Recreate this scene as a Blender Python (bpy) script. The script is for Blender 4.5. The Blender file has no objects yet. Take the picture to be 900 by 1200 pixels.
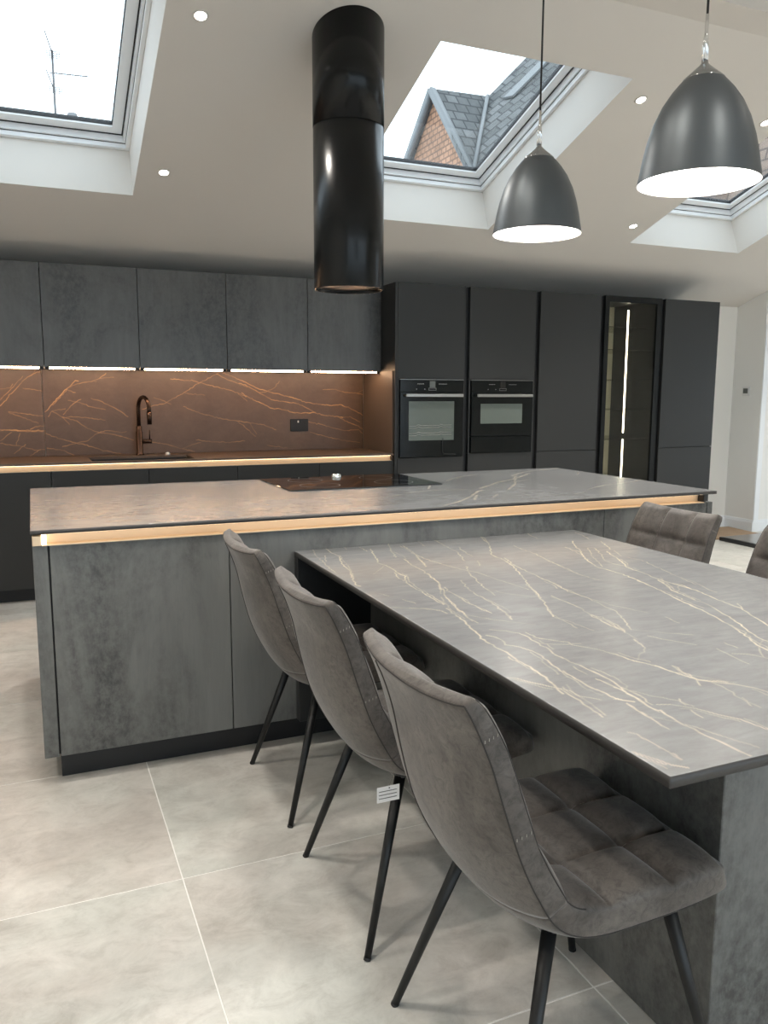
import bpy, bmesh, math, random
import numpy as np
from mathutils import Vector, Matrix
random.seed(7); rng = np.random.default_rng(7)
SC = bpy.context.scene
COL = SC.collection
# ------------------------------------------------------------------ camera
cam_data = bpy.data.cameras.new('camera'); cam = bpy.data.objects.new('camera', cam_data); COL.objects.link(cam)
RT = (0.9179438, -0.3966962, 0.0033734); UP = (0.0544335, 0.1343715, 0.9894348); FW = (0.3929583, 0.9080619, -0.144939)
cam.matrix_world = Matrix(((RT[0], UP[0], -FW[0], 0.02725), (RT[1], UP[1], -FW[1], -2.90785), (RT[2], UP[2], -FW[2], 1.37695), (0, 0, 0, 1)))
cam_data.sensor_width = 36; cam_data.sensor_fit = 'AUTO'; cam_data.lens = 948.29 / 1200 * 36; cam_data.clip_start = .05
SC.camera = cam
# ------------------------------------------------------------------ sky, exposure, light levels
SKY = 3.2
world = bpy.data.worlds.new('overcast_sky'); SC.world = world; world.use_nodes = True
bgn = world.node_tree.nodes['Background']; bgn.inputs[0].default_value = (0.80, 0.905, 1.0, 1); bgn.inputs[1].default_value = SKY
vs = SC.view_settings; vs.view_transform = 'Standard'; vs.look = 'None'; vs.gamma = 1; vs.exposure = 0.05; vs.use_curve_mapping = False
SC.cycles.use_denoising = True
SC.cycles.max_bounces = 10; SC.cycles.diffuse_bounces = 6; SC.cycles.glossy_bounces = 4; SC.cycles.transparent_max_bounces = 12
SC.cycles.sample_clamp_indirect = 8; SC.cycles.caustics_reflective = False; SC.cycles.caustics_refractive = False
SPOT_W = 88          # ceiling downlights, W
PENDANT_W = 17       # bulb in each pendant, W
LED_UNDER = 52       # strips under the wall cabinets
LED_GOLA = 4.6         # strips in the handle channels
def portal(x0, x1, y0, y1, z0, z1, nrm, name):   # tells the sampler where daylight comes in (a portal adds no light)
    l = bpy.data.lights.new(name, 'AREA'); l.shape = 'RECTANGLE'; l.cycles.is_portal = True
    c = Vector(((x0+x1)/2, (y0+y1)/2, (z0+z1)/2)); n = Vector(nrm).normalized()
    xa = Vector((1, 0, 0)) if abs(n.x) < .9 else Vector((0, 1, 0)); ya = (-n).cross(xa).normalized()
    l.size = abs((Vector((x1, y1, z1)) - Vector((x0, y0, z0))).dot(xa)); l.size_y = abs((Vector((x1, y1, z1)) - Vector((x0, y0, z0))).dot(ya))
    o = bpy.data.objects.new(name, l); COL.objects.link(o)
    m = Matrix((xa, ya, -n)).transposed()
    o.matrix_world = Matrix.Translation(c) @ m.to_4x4()
# ceiling plane: z = CC - CS * y
CS, CC = 0.3474, 3.4446
CN = Vector((0, CS, 1)).normalized()
def cpt(x, y, off=0.0): return Vector((x, y, CC - CS*y)) + CN*off
SKYL = [(-0.53, 0.672), (1.998, 3.197), (4.504, 5.669)]; SY0, SY1 = 0.953, 2.493
for a, b in SKYL:
    p, q = cpt(a+.1, SY0+.1, .40), cpt(b-.1, SY1-.1, .40)
    portal(p.x, q.x, p.y, q.y, p.z, q.z, -CN, 'skylight_portal')
portal(8.62, 8.62, -.3, 2.7, .05, 2.25, (-1, 0, 0), 'side_portal')
portal(-1.5, 6.5, -5.53, -5.53, .05, 2.6, (0, 1, 0), 'rear_portal')

# ------------------------------------------------------------------ materials
MATS = {}
def mat(name, col, rough=.5, metal=0.0, spec=.5, emit=None, estr=0, coat=0, sheen=0):
    m = bpy.data.materials.new(name); m.use_nodes = True; b = m.node_tree.nodes['Principled BSDF']
    b.inputs['Base Color'].default_value = (*col, 1); b.inputs['Roughness'].default_value = rough
    b.inputs['Metallic'].default_value = metal; b.inputs['Specular IOR Level'].default_value = spec
    if coat: b.inputs['Coat Weight'].default_value = coat; b.inputs['Coat Roughness'].default_value = .1
    if sheen: b.inputs['Sheen Weight'].default_value = sheen; b.inputs['Sheen Roughness'].default_value = .4
    if emit: b.inputs['Emission Color'].default_value = (*emit, 1); b.inputs['Emission Strength'].default_value = estr
    MATS[name] = m; return m
def N(m, typ, **kw):
    n = m.node_tree.nodes.new(typ)
    for k, v in kw.items():
        if hasattr(n, k): setattr(n, k, v)
        else: n.inputs[k].default_value = v
    return n
def L(m, a, ao, b, bi): m.node_tree.links.new(a.outputs[ao], b.inputs[bi])
def ramp(m, stops):
    r = N(m, 'ShaderNodeValToRGB'); e = r.color_ramp.elements
    while len(e) < len(stops): e.new(.5)
    for el, (p, c) in zip(e, stops): el.position = p; el.color = (*c, 1)
    return r
def coords(m, scale, kind='Object', rot=(0, 0, 0)):
    t = N(m, 'ShaderNodeTexCoord'); mp = N(m, 'ShaderNodeMapping'); mp.inputs['Scale'].default_value = scale; mp.inputs['Rotation'].default_value = rot
    L(m, t, kind, mp, 'Vector'); return mp
def wcoords(m, scale):
    t = N(m, 'ShaderNodeNewGeometry'); mp = N(m, 'ShaderNodeMapping'); mp.inputs['Scale'].default_value = scale
    L(m, t, 'Position', mp, 'Vector'); return mp
def noise(m, mp, scale, detail=6, rough=.6, dist=0.0):
    n = N(m, 'ShaderNodeTexNoise'); n.inputs['Scale'].default_value = scale; n.inputs['Detail'].default_value = detail
    n.inputs['Roughness'].default_value = rough; n.inputs['Distortion'].default_value = dist
    L(m, mp, 'Vector', n, 'Vector'); return n
def mix(m, fac, a, b, blend='MIX'):   # a/b: (node, out) or colour; fac: (node, out) or value
    x = N(m, 'ShaderNodeMix', data_type='RGBA', blend_type=blend)
    for idx, v in ((0, fac), (6, a), (7, b)):
        if isinstance(v, tuple) and hasattr(v[0], 'outputs'): m.node_tree.links.new(v[0].outputs[v[1]], x.inputs[idx])
        elif idx == 0: x.inputs[0].default_value = v
        else: x.inputs[idx].default_value = (*v, 1)
    return x
def bsdf(m): return m.node_tree.nodes['Principled BSDF']
def base(m, node, out): L(m, node, out, bsdf(m), 'Base Color')
def bump(m, node, out, strength, dist=.01):
    b = N(m, 'ShaderNodeBump'); b.inputs['Strength'].default_value = strength; b.inputs['Distance'].default_value = dist
    L(m, node, out, b, 'Height'); L(m, b, 'Normal', bsdf(m), 'Normal')

# stone (worktops, table, splashback): warm grey ground, fine streaks, gold veins from the mesh attribute
def stone(name, dark, light, vein, streak, rough, veinfac=1.0):
    m = mat(name, light, rough)
    n1 = noise(m, wcoords(m, streak), 4.0, 9, .74, .5); n2 = noise(m, wcoords(m, (1, 1, 1)), 2.2, 7, .68, .8)
    r = ramp(m, [(.30, dark), (.70, light)]); L(m, n1, 'Fac', r, 'Fac'); r2 = ramp(m, [(.3, dark), (.68, tuple(c*1.12 for c in light))]); L(m, n2, 'Fac', r2, 'Fac')
    x = mix(m, .42, (r, 'Color'), (r2, 'Color'))
    at = N(m, 'ShaderNodeAttribute'); at.attribute_name = 'vein'
    y = mix(m, (at, 'Fac'), (x, 2), vein); base(m, y, 2)
    return m
stone('stone_top', (.126, .129, .132), (.232, .238, .244), (.52, .46, .36), (2.2, 8, 8), .24)
stone('stone_wall', (.084, .052, .035), (.142, .091, .061), (.78, .41, .15), (2.5, 2.5, 3.5), .38)
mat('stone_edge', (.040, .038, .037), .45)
# plain stone without vein attribute reads attribute 0 and stays plain
def concrete(name, dark, light):
    m = mat(name, light, .42)
    mp = wcoords(m, (1, 1, .38))
    n1 = noise(m, mp, 2.6, 9, .68, .5); n2 = noise(m, wcoords(m, (9, 9, .8)), 4, 6, .7); n3 = noise(m, wcoords(m, (1, 1, .8)), 34, 6, .75)
    a = ramp(m, [(.40, (1, 1, 1)), (.58, (0, 0, 0))]); L(m, n1, 'Fac', a, 'Fac')
    b = ramp(m, [(.36, (.25, .25, .25)), (.62, (1, 1, 1))]); L(m, n3, 'Fac', b, 'Fac')
    f = N(m, 'ShaderNodeMath', operation='MULTIPLY'); L(m, a, 'Color', f, 0); L(m, b, 'Color', f, 1)
    s = ramp(m, [(.25, tuple(c*.86 for c in light)), (.75, tuple(c*1.12 for c in light))]); L(m, n2, 'Fac', s, 'Fac')
    x = mix(m, (f, 0), (s, 'Color'), dark); base(m, x, 2)
    bump(m, n3, 'Fac', .06, .002)
    return m
concrete('concrete_front', (.042, .042, .041), (.142, .145, .139))
concrete('concrete_wall_front', (.058, .058, .059), (.112, .112, .111))
m = mat('anthracite', (.025, .0257, .0255), .5, spec=.4)
mat('anthracite_dark', (.014, .014, .014), .5)
mat('cabinet_back', (.78, .70, .54), .5)
mat('shelf_edge', (.45, .50, .42), .2)
mat('side_panel_brown', (.125, .095, .075), .5)
mat('black_gap', (.006, .006, .007), .5)
mat('black_metal', (.012, .013, .014), .28, .0, .6)
mat('hood_black', (.0030, .0040, .0045), .24, 0, .32)
mat('leg_black', (.006, .0065, .007), .4, 0, .35)
mat('rubber', (.02, .02, .02), .8)
mat('gold', (.74, .56, .38), .42, .4)
mat('black_glass', (.006, .006, .007), .04, 0, .8)
mat('oven_black', (.0045, .006, .0065), .14, 0, .35)
mat('door_frame_black', (.006, .007, .0075), .35, 0, .25)
mat('oven_window_reflection', (.13, .155, .14), .12, 0, .8)  # grey-green of the reflected daylight is put into the pane colour
mat('steel', (.42, .41, .40), .3, .9)
mat('chrome', (.8, .8, .8), .08, 1)
mat('bronze', (.060, .036, .026), .24, .8)
mat('sink_black', (.012, .012, .012), .35)
mat('white_plastic', (.75, .75, .74), .4)
mat('socket_black', (.012, .011, .010), .45)
mat('pvc_white', (.88, .90, .92), .35)
mat('pvc_grey_outside', (.17, .18, .185), .6)
mat('seal', (.02, .02, .022), .6)
mat('lcd', (.12, .13, .12), .3)
mat('pendant_grey', (.105, .118, .128), .42, .7)
mat('pendant_inside', (.9, .9, .9), .5)
mat('cap_metal', (.36, .37, .38), .14, 1)
mat('bulb', (1, 1, 1), .5, emit=(1, .93, .84), estr=30)
mat('led_under', (1, 1, 1), .5, emit=(1, .62, .36), estr=LED_UNDER)
mat('led_gola', (1, 1, 1), .5, emit=(1, .76, .50), estr=LED_GOLA)
mat('led_cabinet', (1, 1, 1), .5, emit=(1, .90, .72), estr=14)
mat('downlight', (1, 1, 1), .5, emit=(1, .97, .92), estr=22)
mat('cable_black', (.01, .01, .01), .5)
mat('grout', (.86, .85, .82), .8)
mat('thread', (.26, .24, .21), .8)
mat('piping_dark', (.022, .019, .018), .7)
mat('label_white', (.8, .8, .8), .6)
mat('print_black', (.03, .03, .03), .6)
mat('antenna_metal', (.10, .10, .105), .6)
mat('cladding_white', (.62, .63, .64), .6)
mat('lead', (.17, .175, .18), .6)

m = mat('paint', (.70, .665, .62), .75); n = noise(m, wcoords(m, (1, 1, 1)), 90, 3, .5); bump(m, n, 'Fac', .03, .001)
m = mat('paint_wall', (.88, .87, .84), .75); n = noise(m, wcoords(m, (1, 1, 1)), 90, 3, .5); bump(m, n, 'Fac', .03, .001)
# porcelain floor tile
m = mat('floor_tile', (.5, .5, .48), .36, spec=.45)
oi = N(m, 'ShaderNodeObjectInfo'); vm = N(m, 'ShaderNodeVectorMath', operation='SCALE'); vm.inputs[3].default_value = 31
cb = N(m, 'ShaderNodeCombineXYZ'); L(m, oi, 'Random', cb, 'X'); L(m, oi, 'Random', cb, 'Z'); L(m, cb, 'Vector', vm, 0)
ge = N(m, 'ShaderNodeNewGeometry'); ad = N(m, 'ShaderNodeVectorMath', operation='ADD'); L(m, ge, 'Position', ad, 0); L(m, vm, 'Vector', ad, 1)
def tn(scale, detail, rough, dist, st=(1, 1, 1)):
    mp = N(m, 'ShaderNodeMapping'); mp.inputs['Scale'].default_value = st; L(m, ad, 'Vector', mp, 'Vector')
    return noise(m, mp, scale, detail, rough, dist)
n1 = tn(2.6, 8, .66, .35); n2 = tn(9, 10, .76, .5, (1, 1.4, 1)); n3 = tn(60, 5, .7, 0); n4 = tn(1.5, 4, .6, .2, (1, 1, 1.3))
r1 = ramp(m, [(.32, (.48, .463, .432)), (.5, (.575, .562, .532)), (.68, (.675, .662, .63))]); L(m, n1, 'Fac', r1, 'Fac')
r2 = ramp(m, [(.33, (.80, .79, .78)), (.5, (.99, .99, .99)), (.66, (1.10, 1.10, 1.10))]); L(m, n2, 'Fac', r2, 'Fac')
r4 = ramp(m, [(.38, (1.02, .985, .97)), (.62, (.975, 1.0, .985))]); L(m, n4, 'Fac', r4, 'Fac')
x = mix(m, 1.0, (r1, 'Color'), (r2, 'Color'), 'MULTIPLY'); x2 = mix(m, 1.0, (x, 2), (r4, 'Color'), 'MULTIPLY'); base(m, x2, 2); bump(m, n3, 'Fac', .05, .001)
# chair faux suede
def suede(name, a, b, c):
    m = mat(name, b, .62, sheen=.25)
    n1 = noise(m, wcoords(m, (1, 1, 1)), 7, 8, .7, .8); n2 = noise(m, wcoords(m, (1, 1, 1)), 45, 7, .75, 1.2)
    r = ramp(m, [(.32, a), (.5, b), (.7, c)]); L(m, n1, 'Fac', r, 'Fac')
    r2 = ramp(m, [(.38, (.62, .61, .60)), (.5, (1, 1, 1)), (.66, (1.25, 1.24, 1.22))]); L(m, n2, 'Fac', r2, 'Fac')
    x = mix(m, 1.0, (r, 'Color'), (r2, 'Color'), 'MULTIPLY'); base(m, x, 2); bump(m, n2, 'Fac', .18, .003)
    return m
suede('suede', (.040, .033, .0285), (.074, .064, .057), (.118, .104, .093))
# cardboard
m = mat('cardboard', (.36, .25, .165), .8); n = noise(m, wcoords(m, (2, 14, 2)), 5, 5, .6); r = ramp(m, [(.3, (.30, .205, .13)), (.7, (.42, .30, .20))]); L(m, n, 'Fac', r, 'Fac'); base(m, r, 'Color')
# roof tiles and bricks of the neighbours
def courses(name, c1, c2, mort, bw, rh, yz=False, ms=.02):
    m = mat(name, c1, .85); mp = coords(m, (1, 1, 1)); src = mp
    if yz:                                   # wall standing in the y-z plane: courses run along y
        sp = N(m, 'ShaderNodeSeparateXYZ'); cb_ = N(m, 'ShaderNodeCombineXYZ'); L(m, mp, 'Vector', sp, 0); L(m, sp, 'Y', cb_, 'X'); L(m, sp, 'Z', cb_, 'Y'); src = cb_
    b = N(m, 'ShaderNodeTexBrick'); L(m, src, 'Vector', b, 'Vector')
    b.inputs['Color1'].default_value = (*c1, 1); b.inputs['Color2'].default_value = (*c2, 1); b.inputs['Mortar'].default_value = (*mort, 1)
    b.inputs['Scale'].default_value = 1; b.inputs['Brick Width'].default_value = bw; b.inputs['Row Height'].default_value = rh; b.inputs['Mortar Size'].default_value = ms
    n = noise(m, mp, 1.3, 6, .7); r = ramp(m, [(.3, (.7, .7, .7)), (.7, (1.2, 1.2, 1.2))]); L(m, n, 'Fac', r, 'Fac')
    x = mix(m, 1.0, (b, 'Color'), (r, 'Color'), 'MULTIPLY'); base(m, x, 2); bump(m, b, 'Fac', -.6, .03); return m
courses('roof_tile', (.085, .09, .09), (.14, .145, .145), (.04, .042, .045), .3, .22)
courses('roof_tile_brown', (.20, .14, .11), (.26, .19, .15), (.09, .065, .055), .5, .22, True)
courses('tile_hung_orange', (.32, .17, .10), (.38, .21, .13), (.16, .09, .06), .22, .13, True)
# glass: clear pane (mirror by fresnel, otherwise see-through)
def glass(name, tint, ior=1.45, film=0):
    m = bpy.data.materials.new(name); m.use_nodes = True; nt = m.node_tree; nt.nodes.clear()
    o = nt.nodes.new('ShaderNodeOutputMaterial'); t = nt.nodes.new('ShaderNodeBsdfTransparent'); g = nt.nodes.new('ShaderNodeBsdfGlossy')
    lw = nt.nodes.new('ShaderNodeLayerWeight'); lw.inputs[0].default_value = .5; x = nt.nodes.new('ShaderNodeMixShader')
    pw = nt.nodes.new('ShaderNodeMath'); pw.operation = 'POWER'; pw.inputs[1].default_value = 5; nt.links.new(lw.outputs['Facing'], pw.inputs[0])
    f = nt.nodes.new('ShaderNodeMath'); f.operation = 'MULTIPLY_ADD'; f.inputs[1].default_value = .95; f.inputs[2].default_value = ((ior-1)/(ior+1))**2; nt.links.new(pw.outputs[0], f.inputs[0])
    t.inputs[0].default_value = (*tint, 1); g.inputs['Roughness'].default_value = .01
    nt.links.new(f.outputs[0], x.inputs[0]); nt.links.new(t.outputs[0], x.inputs[1]); nt.links.new(g.outputs[0], x.inputs[2])
    nt.links.new(x.outputs[0], o.inputs[0]); MATS[name] = m
glass('window_glass', (.95, .97, .97)); glass('smoked_glass', (.80, .80, .77), 1.38); glass('shelf_glass', (.80, .88, .84), 1.5)

# ------------------------------------------------------------------ builders
def new_empty(name, loc=(0, 0, 0), rz=0.0):
    o = bpy.data.objects.new(name, None); o.empty_display_size = .1; COL.objects.link(o); o.location = loc; o.rotation_euler = (0, 0, rz); return o
def tag(o, label=None, cat=None, group=None, kind=None):
    if label: o['label'] = label
    if cat: o['category'] = cat
    if group: o['group'] = group
    if kind: o['kind'] = kind
    return o
def thing(name, label, cat, loc=(0, 0, 0), rz=0.0, group=None): return tag(new_empty(name, loc, rz), label, cat, group)
def origin(p):
    v = Vector((0, 0, 0))
    while p is not None: v += p.location; p = p.parent
    return v
def link(name, bm_or_me, material, parent=None, smooth=False, world=True):
    """one mesh object; vertices are given in world coordinates and stored relative to the parent"""
    if isinstance(bm_or_me, bmesh.types.BMesh):
        me = bpy.data.meshes.new(name); bmesh.ops.recalc_face_normals(bm_or_me, faces=bm_or_me.faces); bm_or_me.to_mesh(me); bm_or_me.free()
    else: me = bm_or_me
    if world and parent is not None:
        o_ = origin(parent)
        if o_.length > 0: me.transform(Matrix.Translation(-o_))
    ml = material if isinstance(material, (list, tuple)) else [material]
    for x in ml: me.materials.append(MATS[x] if isinstance(x, str) else x)
    if smooth: me.polygons.foreach_set('use_smooth', [True]*len(me.polygons))
    o = bpy.data.objects.new(name, me); COL.objects.link(o)
    if parent is not None: o.parent = parent
    return o
def add_box(bm, x0, x1, y0, y1, z0, z1, bev=0.0, mi=0):
    vs_ = [bm.verts.new(p) for p in ((x0, y0, z0), (x1, y0, z0), (x1, y1, z0), (x0, y1, z0), (x0, y0, z1), (x1, y0, z1), (x1, y1, z1), (x0, y1, z1))]
    fs = [bm.faces.new([vs_[i] for i in f]) for f in ((3, 2, 1, 0), (4, 5, 6, 7), (0, 1, 5, 4), (1, 2, 6, 5), (2, 3, 7, 6), (3, 0, 4, 7))]
    for f in fs: f.material_index = mi
    if bev > 0:
        es = list({e for f in fs for e in f.edges}); r = bmesh.ops.bevel(bm, geom=es, offset=bev, segments=1, affect='EDGES', profile=.5)
        for f in r['faces']: f.material_index = mi
def box(name, x0, x1, y0, y1, z0, z1, material, parent=None, bev=.0015, **k):
    bm = bmesh.new(); add_box(bm, x0, x1, y0, y1, z0, z1, bev); return link(name, bm, material, parent, **k)
def ring_pts(c, ax, r, n):
    ax = Vector(ax).normalized(); u = ax.orthogonal().normalized(); v = ax.cross(u)
    return [Vector(c) + u*(r*math.cos(2*math.pi*i/n)) + v*(r*math.sin(2*math.pi*i/n)) for i in range(n)]
def add_tube(bm, pts, rad, n=10, cap=True):
    pts = [Vector(p) for p in pts]; rad = rad if isinstance(rad, (list, tuple)) else [rad]*len(pts)
    t0 = (pts[1]-pts[0]).normalized(); u = t0.orthogonal().normalized(); rings = []
    for i, p in enumerate(pts):
        t = (pts[min(i+1, len(pts)-1)] - pts[max(i-1, 0)]).normalized()
        u = (u - t*u.dot(t)).normalized(); v = t.cross(u)
        rings.append([bm.verts.new(p + (u*math.cos(2*math.pi*k/n) + v*math.sin(2*math.pi*k/n))*rad[i]) for k in range(n)])
    for a, b in zip(rings, rings[1:]):
        for k in range(n): bm.faces.new((a[k], a[(k+1) % n], b[(k+1) % n], b[k]))
    if cap: bm.faces.new(rings[0][::-1]); bm.faces.new(rings[-1])
def tube(name, pts, rad, material, parent=None, n=10, **k):
    bm = bmesh.new(); add_tube(bm, pts, rad, n); return link(name, bm, material, parent, smooth=True, **k)
def add_lathe(bm, prof, c=(0, 0, 0), n=48, close=False):
    c = Vector(c); rings = []
    for r, z in prof: rings.append([bm.verts.new(c + Vector((r*math.cos(2*math.pi*k/n), r*math.sin(2*math.pi*k/n), z))) for k in range(n)])
    for a, b in zip(rings, rings[1:]):
        for k in range(n): bm.faces.new((a[k], a[(k+1) % n], b[(k+1) % n], b[k]))
    if close:
        for k in range(n): bm.faces.new((rings[-1][k], rings[-1][(k+1) % n], rings[0][(k+1) % n], rings[0][k]))
    return rings
def copy_tree(o, parent=None):
    c = o.copy(); COL.objects.link(c)
    if parent is not None: c.parent = parent
    for ch in o.children: copy_tree(ch, c)
    return c
def poly_slab(name, pts, thick, material, parent=None):
    bm = bmesh.new(); pts = [Vector(p) for p in pts]; n = (pts[1]-pts[0]).cross(pts[2]-pts[0]).normalized()
    if n.z > 0: n = -n
    a = [bm.verts.new(p) for p in pts]; b = [bm.verts.new(p + n*thick) for p in pts]
    bm.faces.new(a); bm.faces.new(b[::-1])
    for i in range(len(a)): j = (i+1) % len(a); bm.faces.new((a[i], b[i], b[j], a[j]))
    return link(name, bm, material, parent)
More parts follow.
